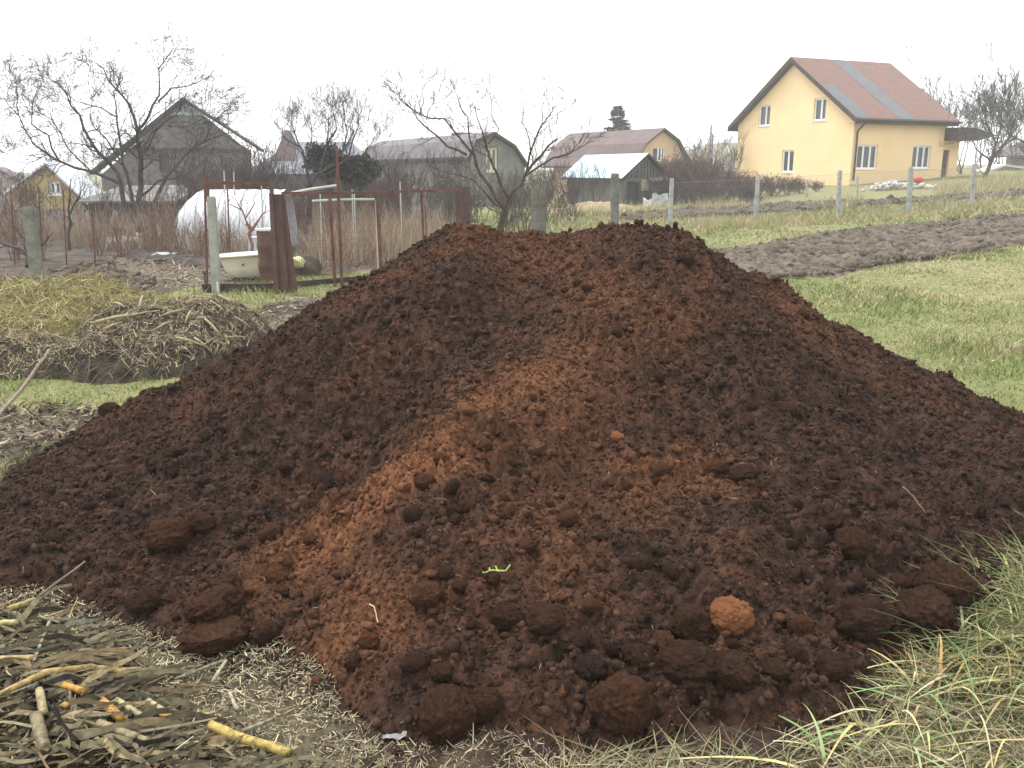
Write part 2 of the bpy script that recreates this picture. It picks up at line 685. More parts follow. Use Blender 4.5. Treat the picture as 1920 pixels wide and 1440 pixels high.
# px, py (centre), width px, squash, rust amount, label
BIG = [
    (318, 1005, 74, .8, .30, 'brown rounded soil clod on the heap above the broken clods at lower left', 0),
    (376, 985, 50, .7, .05, 'dark grey clod touching the right side of a bigger brown clod, left slope', 0),
    (402, 1140, 92, .75, .22, 'large split soil clod at the heap edge, upper of the two broken ones', 0),
    (396, 1190, 104, .75, .25, 'large soil clod with a flat broken face resting on the straw at the heap edge', 1),
    (423, 1102, 50, .8, .25, 'small reddish clod right above the split clod at lower left', 0),
    (268, 1132, 54, .8, .05, 'dark clod on the lower left slope left of the split clod', 0),
    (508, 1003, 46, .7, .35, 'rust coloured low clod beside the orange streak on the left slope', 0),
    (498, 1192, 50, .8, .15, 'dark angular clod at the heap edge right of the flat broken clod', 0),
    (1369, 1163, 76, .95, 1.6, 'round bright orange clod sitting on the lower right slope', 0),
    (1297, 1176, 84, .8, .12, 'dark brown round clod touching the left side of the orange clod', 0),
    (1290, 1242, 102, .66, .03, 'wide dark oval clod just below the orange clod', 0),
    (1378, 1262, 90, .66, .06, 'dark lumpy clod right of the wide oval clod at the heap foot', 0),
    (1246, 1209, 48, .7, .45, 'small reddish brown clod between the dark clods left of the orange one', 0),
    (1195, 1235, 56, .75, .1, 'small dark clod left of the small reddish one at the heap foot', 0),
    (1163, 1322, 112, .85, .25, 'big brown half buried clod at the front foot of the heap', 0),
    (835, 1345, 104, .9, .15, 'biggest fuzzy brown clod at the bottom front edge of the heap', 0),
    (905, 1325, 66, .85, .2, 'dark reddish clod touching the right of the fuzzy front clod', 0),
    (800, 1120, 62, .8, .45, 'reddish brown clod in the middle of the lower slope left of the green sprig', 0),
    (1022, 1160, 70, .6, .12, 'flat topped grey brown clod below and right of the green sprig', 0),
    (950, 1163, 60, .8, .03, 'very dark clod left of the flat topped grey brown clod', 0),
    (1106, 1142, 34, .8, .4, 'small rusty clod right of the flat topped grey brown clod', 0),
    (778, 1250, 48, .8, .1, 'dark clod above the straw edge left of the heap front', 0),
    (1502, 1180, 48, .8, .3, 'reddish pointed clod to the right of the orange clod', 0),
    (1600, 1025, 70, .85, .1, 'dark brown clod standing out on the right slope', 0),
    (1780, 1098, 90, .75, .1, 'large dark clod near the tall grass at the right edge', 0),
    (1738, 1148, 96, .7, .08, 'large brown clod half hidden beside the tall grass blades', 0),
    (1620, 1160, 96, .7, .03, 'wide very dark clod on the lower right slope', 0),
    (1157, 825, 26, .8, .8, 'small pale orange clod in the upper middle of the slope', 0),
    (1345, 880, 34, .7, .5, 'small rusty clod right of centre on the slope', 0),
    (1395, 890, 50, .7, .1, 'dark clod beside the small rusty clod right of centre', 0),
    (797, 907, 42, .75, .4, 'brown clod on the orange streak in the middle of the slope', 0),
    (205, 772, 34, .85, .15, 'dark round clod on the far left edge of the heap', 0),
    (638, 905, 26, .9, .5, 'small reddish clod on the left edge of the orange streak', 0),
    (1066, 976, 40, .75, .5, 'rusty clod in the middle of the slope above the green sprig', 0),
    (1560, 1250, 60, .6, .05, 'dark flat clod near the right foot of the heap', 0),
    (1450, 1260, 50, .6, .05, 'small dark clod at the right foot of the heap', 0),
    (692, 1208, 36, .8, .6, 'small orange brown clod just above the straw ground', 0),
    (606, 905, 46, .7, .0, 'blackish clod on the left side of the gully', 0),
    (1200, 1060, 44, .7, .08, 'dark clod in the middle of the lower slope right of the sprig', 0),
    (1285, 490, 34, .75, .05, 'dark clod near the right shoulder of the heap top', 0),
    (1480, 770, 34, .75, .25, 'brown clod in the middle of the right slope', 0),
    (540, 880, 34, .75, .05, 'dark clod in the gully on the left slope', 0),
]


def hz_now(x, y):
    return np.maximum(heap_z(x, y, False), gz(x, y))


def build_clods():
    variants = [clod_mesh(900 + i * 37, 5, .2) for i in range(8)]
    cutm = clod_mesh(1500, 5, .25, True)
    for i, (px, py, w, sq, rust, lab, cut) in enumerate(BIG):
        p = ray_hit(px, py + w * 0.30, hz_now)
        d = np.linalg.norm(p - np.array([0, 0, H]))
        r = w / FPX * d * 0.5
        me = cutm if cut else variants[i % 8]
        if px == 1369 or px == 1157:
            me = me.copy()
            me.materials[0] = heap_mat('dry_clod_soil', False)
        o = bpy.data.objects.new('soil_clod', me)
        COL.objects.link(o)
        o.scale = (r * 1.05, r * random.uniform(.85, 1.0), r * sq)
        o.rotation_euler = (random.uniform(-.2, .2), random.uniform(-.2, .2), random.uniform(0, 6.28)) if not cut else (-.1, .05, .3)
        o.location = (p[0], p[1] + r * .2, p[2] + r * sq * .5 + .016)
        rust = min(2, rust * 1.25 + .10)
        o.color = (rust, rust, rust, 1)
        tag(o, lab, 'clod')
    small = [clod_mesh(2200 + i * 11, 4, .3) for i in range(8)]
    n = 0
    tries = 0
    while n < 250 and tries < 6000:
        tries += 1
        px = random.uniform(40, 1880)
        py = 470 + 880 * random.random() ** 0.8
        p = ray_hit(px, py, hz_now)
        if float(heap_base(p[0], p[1])[1]) < 0.03 or p[2] < 0.05 or float(heap_base(p[0], p[1])[1]) > .93:
            continue
        if min((px - b[0]) ** 2 + (py - b[1]) ** 2 for b in BIG) < 45 ** 2:
            continue
        if float(fbm(np.array(p[0]), np.array(p[1]), 1.3, 3, 71)) < random.uniform(-.9, .5):
            continue
        r = random.uniform(.016, .030) * random.choice([1, 1, 1.3]) * (1.15 if py > 1000 else 1.0)
        o = bpy.data.objects.new('soil_clod', small[n % 8])
        COL.objects.link(o)
        o.scale = (r * random.uniform(.9, 1.25), r, r * random.uniform(.65, .9))
        o.rotation_euler = (random.uniform(-.5, .5), random.uniform(-.5, .5), random.uniform(0, 6.28))
        o.location = (p[0], p[1], p[2] + r * .55)
        dr = float(heap_dry(np.array(p[0]), np.array(p[1])))
        v = min(1, max(0, dr * 1.0 + random.choice([-.02, 0, .1, .15, .3])))
        o.color = (v, v, v, 1)
        tag(o, 'small rounded crumb of soil among the many strewn over the heap slopes', 'clod', 'small soil clods strewn over the heap')
        n += 1
    # crumbs: beyond counting
    N = 125000
    px = rng.uniform(-40, 1960, N)
    xs = rng.uniform(XL, XR - .2, N)
    v = rng.uniform(0, 1, N)
    ys = 2.1 + 4.7 * v ** 1.3
    hb, s, zr = heap_base(xs, ys)
    k = (s > -0.10) & (s < 1.0) & (zr > 0.015) & ((s > 0) | (rng.uniform(0, 1, N) < .5 * np.exp(s * 28)))
    xs, ys, s = xs[k], ys[k], s[k]
    z = np.maximum(heap_z(xs, ys), 0.004)
    N = len(xs)
    V0, F0 = ico(1)
    R = np.minimum(.0033 * (1 - rng.uniform(0, 1, N)) ** (-1 / 2.6), .019) * (0.85 + .06 * ys)
    jit = 1 + rng.normal(0, .27, (N, len(V0)))
    sc3 = rng.uniform(.7, 1.4, (N, 1, 3))
    V = V0[None] * jit[..., None] * R[:, None, None] * sc3 + np.stack([xs, ys, z + R * .4], 1)[:, None, :]
    T = (F0[None] + (np.arange(N) * len(V0))[:, None, None]).reshape(-1, 3)
    dry = np.clip(heap_dry(xs, ys) + rng.normal(.0, .10, N), 0, 1)
    me = mesh_np('soil_crumbs', V.reshape(-1, 3), tris=T, attrs={'dry': np.repeat(dry, len(V0))})
    o = link('soil_crumbs', me, heap_mat())
    tag(o, 'loose fine crumbs of soil covering the heap', 'crumbs', kind='stuff')
    n = 7000
    xs = rng.uniform(XL, XR - .3, n)
    ys = 2.1 + 4.6 * rng.uniform(0, 1, n) ** 1.2
    hb, s, zr = heap_base(xs, ys)
    k = (s > -.03) & (s < .97) & (zr > .03)
    xs, ys = xs[k], ys[k]
    n = len(xs)
    z = heap_z(xs, ys)
    a = rng.uniform(0, 6.28, n)
    d3 = np.stack([np.cos(a), np.sin(a), rng.normal(.15, .5, n)], 1)
    V, Q, ids = strands(np.stack([xs, ys, z + .006], 1), d3, rng.uniform(.006, .03, n) * np.where(rng.uniform(0, 1, n) < .04, 2.2, 1), rng.uniform(.0008, .002, n), rng.normal(0, .4, (n, 3)), k=3, taper=.6)
    c = palette(n, [(.10, .05, .03), (.18, .10, .055), (.26, .16, .09), (.06, .035, .025), (.36, .28, .18)], .2)
    tag(link('soil_fibres', mesh_np('soil_fibres', V, quads=Q, col=c[ids]), pmat('straw_bits', (1, 1, 1), attr=True, rough=.9, spec=.06)), 'thin plant fibres and root bits mixed in the heap surface', 'fibres', kind='stuff')


# ------------------------------------------------------------------ ground regions
PLOUGH1 = gpoly([(1040, 545), (1120, 480), (1370, 470), (1500, 448), (1640, 428), (1800, 414), (1990, 398), (2120, 392), (2120, 440), (1990, 452), (1920, 462), (1800, 480), (1700, 492), (1560, 518), (1450, 524), (1300, 545)])
PLOUGH2 = gpoly([(1165, 404), (1410, 389), (1600, 381), (1760, 371), (2000, 356), (2000, 363), (1760, 379), (1600, 390), (1410, 403), (1165, 416)])
GARDEN = gpoly([(-220, 560), (-220, 425), (0, 420), (200, 424), (400, 440), (700, 450), (820, 446), (760, 505), (560, 518), (505, 530), (385, 545), (300, 552), (190, 556), (60, 560)])
FAR_L = gpoly([(-260, 470), (-260, 360), (860, 360), (880, 400), (860, 440), (700, 455)])
PATHP = gpoly([(205, 480), (250, 482), (330, 500), (505, 505), (505, 528), (385, 543), (290, 545), (300, 520), (215, 500)])
BARE_L = gpoly([(-260, 772), (60, 765), (190, 772), (190, 800), (110, 838), (0, 862), (-250, 900)])
BARE_M = gpoly([(480, 575), (560, 560), (640, 560), (600, 610), (520, 640), (440, 640)])
STRAW = gpoly([(-500, 1085), (0, 1085), (200, 1130), (500, 1160), (700, 1220), (900, 1340), (1250, 1380), (1330, 1500), (1330, 1700), (-500, 1700)])
LITTER = gpoly([(-300, 1150), (0, 1150), (100, 1165), (250, 1225), (300, 1320), (400, 1400), (620, 1475), (760, 1580), (-300, 1580)])
TALL = gpoly([(1010, 1475), (1100, 1440), (1290, 1408), (1440, 1400), (1560, 1375), (1640, 1325), (1720, 1255), (1800, 1190), (1860, 1115), (1915, 1050), (2150, 1015), (2200, 1600), (1000, 1600)])


def build_ground():
    def spaced(pieces):
        out = [pieces[0][0]]
        for a, b, s0, s1 in pieces:
            while out[-1] < b:
                t = (out[-1] - a) / (b - a)
                out.append(out[-1] + s0 + (s1 - s0) * t)
        return np.array(out)
    ys = spaced([(-40, 0, 5, .8), (0, 2, .6, .04), (2, 9, .03, .05), (9, 32, .07, .25), (32, 90, .4, 3), (90, 900, 6, 90)])
    xp = spaced([(0, 6, .035, .05), (6, 30, .07, .4), (30, 90, .6, 4), (90, 700, 6, 90)])
    xs = np.concatenate([-xp[::-1][:-1], xp])
    X, Y = np.meshgrid(xs, ys)
    edge = 0.12 * fbm(X, Y, 2.0, 3, 3) * np.clip(Y / 6, .4, 4)
    near = (np.abs(X) < 40) & (Y < 60)
    soil = np.zeros(X.shape)
    for P in (GARDEN, FAR_L, BARE_L, BARE_M, PLOUGH1, PLOUGH2):
        soil = np.maximum(soil, sstep(-.08, .12, sdf(X, Y, P) + edge) * near)
    path = np.maximum(sstep(-.1, .2, sdf(X, Y, PATHP) + edge * .5), .45 * sstep(-.1, .2, sdf(X, Y, BARE_L) + edge))
    straw = sstep(-.08, .08, sdf(X, Y, STRAW) + edge)
    # trampled earth right round the heap foot
    hb, s, zr = heap_base(X, Y)
    ring = (Y > 1.5) & (Y < 8) & (X > XL) & (X < XR)
    peat = np.where(ring, sstep(-.13, -.01, s + .03 * fbm(X, Y, 7, 3, 311)) * (s < .3), 0)
    dry = np.clip(.5 + .5 * fbm(X, Y, .25, 4, 8) + .3 * fbm(X, Y, 1.7, 3, 9), 0, 1)
    dry = np.where((Y > 36) & (X > 3), np.clip(dry + .45, 0, 1), dry)
    Z = gz(X, Y) + 0.022 * fbm(X, Y, 1.2, 5, 15, .6) * near
    Z = Z + straw * 0.012 * fbm(X, Y, 14, 3, 19)
    Z = Z - 0.06 * sstep(.25, .5, sdf(X, Y, PLOUGH1)) * near
    me = grid_mesh('ground', xs, ys, Z, attrs={'soil': soil, 'straw': straw, 'dry': dry, 'path': path, 'peat': peat})
    m = bpy.data.materials.new('ground_cover')
    m.use_nodes = True
    nt = m.node_tree
    N = nt.nodes
    Lk = nt.links.new
    bs = N['Principled BSDF']
    bs.inputs['Roughness'].default_value = .95
    bs.inputs['Specular IOR Level'].default_value = .15
    tc = N.new('ShaderNodeTexCoord')

    def noise(s, d=6):
        n = N.new('ShaderNodeTexNoise')
        n.inputs['Scale'].default_value = s
        n.inputs['Detail'].default_value = d
        n.inputs['Roughness'].default_value = .65
        Lk(tc.outputs['Object'], n.inputs['Vector'])
        return n.outputs['Fac']

    def ramp(src, a, b, ca, cb):
        r = N.new('ShaderNodeValToRGB')
        r.color_ramp.elements[0].position = a
        r.color_ramp.elements[1].position = b
        r.color_ramp.elements[0].color = c4(ca)
        r.color_ramp.elements[1].color = c4(cb)
        Lk(src, r.inputs['Fac'])
        return r.outputs['Color']

    def att(n):
        a = N.new('ShaderNodeAttribute')
        a.attribute_name = n
        return a.outputs['Fac']
    green = ramp(noise(9), .35, .65, (.095, .115, .038), (.20, .22, .085))
    dryc = ramp(noise(7), .35, .65, (.17, .15, .075), (.32, .29, .15))
    c = mixc(nt, att('dry'), green, dryc)
    c = mixc(nt, 0.35, c, ramp(noise(60), .4, .6, (.07, .08, .03), (.27, .28, .12)))
    soilc = ramp(noise(8), .35, .65, (.045, .035, .027), (.11, .09, .07))
    c = mixc(nt, att('soil'), c, soilc)
    c = mixc(nt, att('path'), c, ramp(noise(5), .35, .65, (.10, .083, .058), (.185, .155, .112)))
    strawc = ramp(noise(45), .38, .62, (.065, .05, .034), (.27, .23, .15))
    c = mixc(nt, att('straw'), c, strawc)
    c = mixc(nt, att('peat'), c, ramp(noise(30), .35, .65, (.016, .010, .008), (.055, .032, .024)))
    Lk(c, bs.inputs['Base Color'])
    bp = N.new('ShaderNodeBump')
    bp.inputs['Strength'].default_value = .8
    bp.inputs['Distance'].default_value = .02
    Lk(noise(40), bp.inputs['Height'])
    Lk(bp.outputs['Normal'], bs.inputs['Normal'])
    o = link('ground', me, m)
    tag(o, kind='structure')


def soil_patch(name, poly, res, height, amp, s, mat, label=None, furrow=0.0, lump=.12):
    P = np.array(poly)
    xs = np.arange(P[:, 0].min() - .6, min(P[:, 0].max(), 45) + .6, res)
    ys = np.arange(P[:, 1].min() - .6, P[:, 1].max() + .6, res)
    X, Y = np.meshgrid(xs, ys)
    d = sdf(X, Y, poly) + .18 * fbm(X, Y, 1.1, 4, s)
    e = sstep(-.05, .35, d)
    Z = gz(X, Y) - .05 + e * (height + .05) + e * amp * .35 * fbm(X, Y, 1.3, 3, s + 3, .62) + e * amp * .55 * np.abs(fbm(X, Y, 4.5, 4, s + 5, .7))
    Z = Z + e * lump * .7 * lumps(X, Y, lump * 2.6, s + 7, .55, .25, .6) * 4
    Z = Z + e * lump * .9 * lumps(X, Y, lump * 1.1, s + 17, .6, .3, .6) * 4
    me = grid_mesh(name, xs, ys, Z, keep=d > -.12)
    o = link(name, me, mat)
    tag(o, label, kind='structure')
    return o


def build_soils():
    global G
    m = pmat('ploughed_earth', (.050, .040, .029), (.175, .143, .108), 3.5, .95, 1, 30, bdist=.03)
    soil_patch('ploughed_field', PLOUGH1, .045, .03, .075, 40, m, lump=.12)
    m2 = pmat('far_ploughed_earth', (.055, .042, .031), (.13, .10, .075), 2.5, .95, .8, 20, bdist=.03)
    soil_patch('ploughed_strip', PLOUGH2, .12, .08, .08, 50, m2, lump=.12)
    m3 = pmat('garden_earth', (.042, .033, .026), (.115, .092, .073), 2.2, .95, 1, 25, bdist=.03)
    G = gpoly([(-220, 560), (-220, 432), (0, 430), (180, 440), (260, 470), (215, 482), (215, 505), (290, 525), (290, 548), (190, 556), (60, 560)])
    soil_patch('garden_bed', G, .06, .02, .03, 60, m3, lump=.05)
    # dug strip of dark furrows behind the path
    G2 = gpoly([(225, 478), (300, 472), (400, 490), (470, 505), (470, 512), (380, 505), (250, 492)])
    soil_patch('furrow_strip', G2, .05, .07, .07, 70, pmat('wet_earth', (.03, .024, .02), (.085, .068, .055), 5, .8, 1, 30, bdist=.03), lump=.08)
    soil_patch('bare_earth', BARE_L, .025, .012, .035, 90, pmat('bare_earth_mat', (.085, .068, .050), (.19, .158, .12), 6, .95, 1, 60, bdist=.01), lump=.05)
    soil_patch('bare_earth', BARE_M, .03, .008, .03, 95, pmat('bare_earth_mat', (.1, .1, .1)), lump=.03)
    Vs, Ts, n0 = [], [], 0
    V0, F0 = ico(1)
    for poly, n, r0, hz_ in ((PLOUGH1, 9000, .018, .045), (PLOUGH2, 2500, .03, .08), (G, 3500, .012, .02), (BARE_L, 900, .008, .012)):
        X, Y = scatter_in(poly, n, power=2, xlim=(-8, 24))
        d = sdf(X, Y, poly)
        k = (fbm(X, Y, .9, 3, 401) > rng.uniform(-1.2, .6, n))
        X, Y = X[k], Y[k]
        n = len(X)
        R_ = np.minimum(r0 * (1 - rng.uniform(0, 1, n)) ** (-1 / 2.4), r0 * 4.5)
        V = V0[None] * (1 + rng.normal(0, .25, (n, len(V0))))[..., None] * R_[:, None, None] * rng.uniform(.7, 1.4, (n, 1, 3)) + np.stack([X, Y, gz(X, Y) + hz_ + R_ * .2], 1)[:, None, :]
        Vs.append(V.reshape(-1, 3))
        Ts.append((F0[None] + (np.arange(n) * len(V0))[:, None, None]).reshape(-1, 3) + n0)
        n0 += n * len(V0)
    tag(link('earth_lumps', mesh_np('earth_lumps', np.concatenate(Vs), tris=np.concatenate(Ts)), m), 'lumps of turned earth lying on the ploughed strips and garden', 'earth lumps', kind='stuff')
    # small mounds on the left lawn
    for i, (px, py, w) in enumerate([(520, 578, .35), (572, 572, .28), (600, 580, .2)]):
        c = gp(px, py)
        pl = [(c[0] + math.cos(a) * w * 1.1, c[1] + math.sin(a) * w * .7) for a in np.linspace(0, 6.28, 10)[:-1]]
        soil_patch('earth_mound', pl, .03, .09, .04, 80 + i, pmat('mole_earth', (.07, .058, .045), (.17, .145, .115), 8, .95, 1, 30, bdist=.02), lump=.04)


# ------------------------------------------------------------------ grass
def scatter_in(poly, n, ymin=None, ymax=None, power=1.0, xlim=None):
    P = np.array(poly)
    ya = max(P[:, 1].min(), ymin or -99)
    yb = min(P[:, 1].max(), ymax or 999)
    xa, xb = P[:, 0].min(), P[:, 0].max()
    if xlim:
        xa, xb = max(xa, xlim[0]), min(xb, xlim[1])
    X, Y = [], []
    tot = 0
    while tot < n:
        u = rng.uniform(0, 1, n * 2)
        if power == 1:
            y = ya * (yb / max(ya, .1)) ** u if ya > 0 else ya + (yb - ya) * u
        else:
            y = ya + (yb - ya) * u
        x = rng.uniform(xa, xb, n * 2)
        k = in_poly(x, y, poly)
        X.append(x[k])
        Y.append(y[k])
        tot += k.sum()
    return np.concatenate(X)[:n], np.concatenate(Y)[:n]


def heap_free(x, y):
    hb, s, zr = heap_base(x, y)
    yr = np.interp(x, RW[:, 0], RW[:, 1])
    return (s < -0.02) | (y > yr + np.maximum(zr * 1.7, .25) * .8) | (x < XL + .1) | (x > XR)


GREEN = [(.15, .20, .055), (.23, .27, .09), (.095, .145, .04), (.28, .29, .12)]
PALE = [(.40, .37, .20), (.50, .46, .28), (.30, .25, .145), (.24, .18, .11)]


def lawn_blades():
    ALL = [(-9, 5.0), (22, 5.0), (40, 33), (-9, 33)]
    x, y = [], []
    # fan in front of the camera, density falling with distance
    n = 260000
    Y = 3.2 * (36 / 3.2) ** rng.uniform(0, 1, n)
    U = rng.uniform(-.64, .64, n)
    X = U * Y * 1.02
    k = heap_free(X, Y)
    X, Y = X[k], Y[k]
    d = np.full(X.shape, -9.0)
    for P in (GARDEN, FAR_L, BARE_L, BARE_M, PLOUGH1, PLOUGH2, STRAW):
        d = np.maximum(d, sdf(X, Y, P))
    k = d < rng.uniform(-.02, .06, len(X))
    X, Y = X[k], Y[k]
    N = len(X)
    tuft = fbm(X, Y, .6, 4, 93) + .5 * fbm(X, Y, 3, 3, 94)
    hgt = (.028 + .055 * np.clip(tuft + .4, 0, 2)) * rng.uniform(.5, 1.5, N) * (1 + .02 * Y)
    rough = sstep(24.2, 25.5, Y) * (X > 0)
    hgt = hgt * (1 + 1.3 * rough)
    wid = np.maximum(.0035, .00085 * Y) * rng.uniform(.7, 1.3, N)
    base = np.stack([X, Y, gz(X, Y) + .022 * fbm(X, Y, 1.2, 5, 15, .6) - .006], 1)
    d3 = np.stack([rng.normal(0, .55, N), rng.normal(0, .55, N), np.ones(N)], 1)
    bend = np.stack([rng.normal(0, .3, N), rng.normal(0, .3, N), -rng.uniform(0, .35, N)], 1)
    V, Q, ids = strands(base, d3, hgt, wid, bend, k=2)
    dryp = np.clip(.34 + .5 * fbm(X, Y, .3, 4, 8) + .6 * fbm(X, Y, 1.7, 3, 9) + .4 * rough, .04, .96)
    dryp = np.where((X < 0) & (Y > 7.8), dryp * .35, dryp)
    isdry = rng.uniform(0, 1, N) < dryp
    c = np.where(isdry[:, None], palette(N, PALE, .15), palette(N, GREEN, .15))
    me = mesh_np('grass', V, quads=Q, col=c[ids])
    o = link('grass', me, pmat('grass_blades', (1, 1, 1), None, attr=True, rough=.8, spec=.1))
    tag(o, 'short winter grass covering the open ground', 'grass', kind='stuff')


def tall_grass():
    n = 8500
    X, Y = scatter_in(TALL, n, 1.7, 4.6, 2, (-.5, 2.9))
    hb, s, zr = heap_base(X, Y)
    k = (s < 0.03) & (fbm(X, Y, 4, 3, 301) > -.55) & (rng.uniform(0, 1, n) < .3 + .55 * sstep(.5, 1.1, X))
    X, Y = X[k], Y[k]
    N = len(X)
    side = sstep(1.2, 1.75, X) * sstep(2.35, 2.9, Y)
    hgt = (.065 + .17 * side) * rng.uniform(.35, 1.8, N) + .07 * sstep(.6, 1.3, X) * rng.uniform(0, 1, N)
    wid = rng.uniform(.0025, .0065, N) * np.where(rng.uniform(0, 1, N) < .12, 1.9, 1)
    ang = rng.uniform(0, 6.28, N)
    lean = rng.uniform(.3, 1.5, N) * (1 - .4 * side)
    d3 = np.stack([np.cos(ang) * lean - .25, np.sin(ang) * lean, np.ones(N)], 1)
    bend = np.stack([np.cos(ang) * .35 - .3 * rng.uniform(0, 1, N), np.sin(ang) * .35, -rng.uniform(.25, .8, N)], 1)
    base = np.stack([X, Y, gz(X, Y) - .01 + 0 * X], 1)
    V, Q, ids = strands(base, d3, hgt, wid, bend, k=6)
    c = palette(N, [(.18, .23, .08), (.30, .29, .14), (.10, .18, .055), (.32, .24, .11), (.08, .14, .05), (.20, .145, .08), (.42, .38, .21), (.11, .085, .05)], .15)
    V[:, 2] = np.maximum(V[:, 2], .006)
    # a few broad long blades
    n3 = 420
    X3, Y3 = scatter_in(TALL, n3, 1.9, 4.4, 2, (.9, 2.9))
    a3 = rng.uniform(0, 6.28, n3)
    V3, Q3, i3 = strands(np.stack([X3, Y3, 0 * X3], 1), np.stack([np.cos(a3) * .7 - .5, np.sin(a3) * .7, np.ones(n3)], 1), rng.uniform(.18, .42, n3), rng.uniform(.007, .012, n3),
                         np.stack([np.cos(a3) * .4 - .3, np.sin(a3) * .4, -rng.uniform(.5, 1.0, n3)], 1), k=8)
    V3[:, 2] = np.maximum(V3[:, 2], .01)
    c3 = palette(n3, [(.16, .26, .10), (.22, .32, .14), (.45, .38, .18), (.50, .45, .28), (.34, .22, .09)], .12)
    Q = np.concatenate([Q, Q3 + len(V)])
    c = np.concatenate([c[ids], c3[i3]])
    V = np.concatenate([V, V3])
    ids = np.arange(len(V))
    # matted dead underlayer
    n2 = 9000
    X, Y = scatter_in(TALL, n2, 1.6, 4.6, 2, (-.5, 2.9))
    hb, s, zr = heap_base(X, Y)
    k = (s < .02) & (fbm(X, Y, 3, 3, 303) > -.5)
    X, Y = X[k], Y[k]
    N2 = len(X)
    a = rng.normal(0.5, 1.1, N2)
    d3 = np.stack([np.cos(a), np.sin(a), rng.normal(.12, .15, N2)], 1)
    base = np.stack([X, Y, rng.uniform(0.0, .05, N2)], 1)
    bend = np.stack([rng.normal(0, .3, N2), rng.normal(0, .3, N2), -rng.uniform(0, .2, N2)], 1)
    V2, Q2, ids2 = strands(base, d3, rng.uniform(.06, .22, N2), rng.uniform(.002, .005, N2), bend, k=4)
    V2[:, 2] = np.maximum(V2[:, 2], .004)
    c2 = palette(N2, [(.18, .14, .09), (.32, .27, .16), (.09, .075, .05), (.18, .185, .09)], .18)
    VV = np.concatenate([V, V2])
    QQ = np.concatenate([Q, Q2 + len(V)])
    me = mesh_np('tall_grass', VV, quads=QQ, col=np.concatenate([c[ids], c2[ids2]]))
    o = link('tall_grass', me, pmat('grass_blades', (1, 1, 1)))
    tag(o, 'long pale green and straw coloured grass in the lower right corner', 'grass', kind='stuff')


def straw_ground():
    n = 46000
    X, Y = scatter_in(STRAW, n, 1.7, 3.9, 2, (-2.9, 1.1))
    Xe, Ye = scatter_in(gpoly([(640, 1480), (680, 1400), (900, 1385), (1350, 1385), (1380, 1480)]), 7000, power=2)
    X, Y = np.r_[X, Xe], np.r_[Y, Ye]
    hb, s, zr = heap_base(X, Y)
    k = s < rng.uniform(-.02, .03, len(X))
    X, Y = X[k], Y[k]
    N = len(X)
    a = rng.uniform(0, 6.28, N)
    d3 = np.stack([np.cos(a), np.sin(a), rng.normal(.1, .25, N)], 1)
    L = rng.uniform(.006, .035, N) * np.where(rng.uniform(0, 1, N) < .05, 3, 1)
    bend = rng.normal(0, .18, (N, 3))
    base = np.stack([X, Y, .004 + .012 * fbm(X, Y, 14, 3, 19) + rng.uniform(0, .014, N) + litter_h(X, Y) * rng.uniform(-1.5, 1.0, N)], 1)
    V, Q, ids = strands(base, d3, L, rng.uniform(.001, .0036, N), bend, k=2, taper=.6)
    c = palette(N, [(.42, .36, .22), (.29, .25, .155), (.17, .14, .095), (.54, .48, .32), (.09, .07, .05), (.055, .042, .033)], .18)
    me = mesh_np('straw_chaff', V, quads=Q, col=c[ids])
    tag(link('straw_chaff', me, pmat('straw_bits', (1, 1, 1), attr=True, rough=.9, spec=.06)), 'short pale straw chaff strewn over the ground in front of the heap', 'chaff', kind='stuff')


def bare_debris():
    Vs, Qs, Cs, n0 = [], [], [], 0
    for poly, n in ((BARE_L, 2200), (BARE_M, 900), (PATHP, 900), (GARDEN, 3500)):
        X, Y = scatter_in(poly, n, power=2, xlim=(-7.5, 1))
        a = rng.uniform(0, 6.28, n)
        L = rng.uniform(.01, .05, n) * (1 + Y / 14)
        V, Q, ids = strands(np.stack([X, Y, rng.uniform(.03, .06, n)], 1), np.stack([np.cos(a), np.sin(a), rng.normal(.1, .2, n)], 1), L, L * .22, rng.normal(0, .3, (n, 3)), k=2, taper=.6)
        c = palette(n, [(.30, .25, .17), (.05, .04, .03), (.40, .34, .22), (.09, .07, .05), (.16, .10, .06), (.035, .028, .022)], .2)
        Vs.append(V)
        Qs.append(Q + n0)
        Cs.append(c[ids])
        n0 += len(V)
    tag(link('plant_debris', mesh_np('plant_debris', np.concatenate(Vs), quads=np.concatenate(Qs), col=np.concatenate(Cs)), pmat('straw_bits', (1, 1, 1), attr=True, rough=.9, spec=.06)),
        'dead leaves and bits of straw lying on the bare earth of the garden', 'debris', kind='stuff')


def litter_h(x, y):
    d = sdf(x, y, LITTER)
    return .06 * sstep(-.05, .45, d) * (1 + .5 * fbm(x, y, 3, 3, 121))


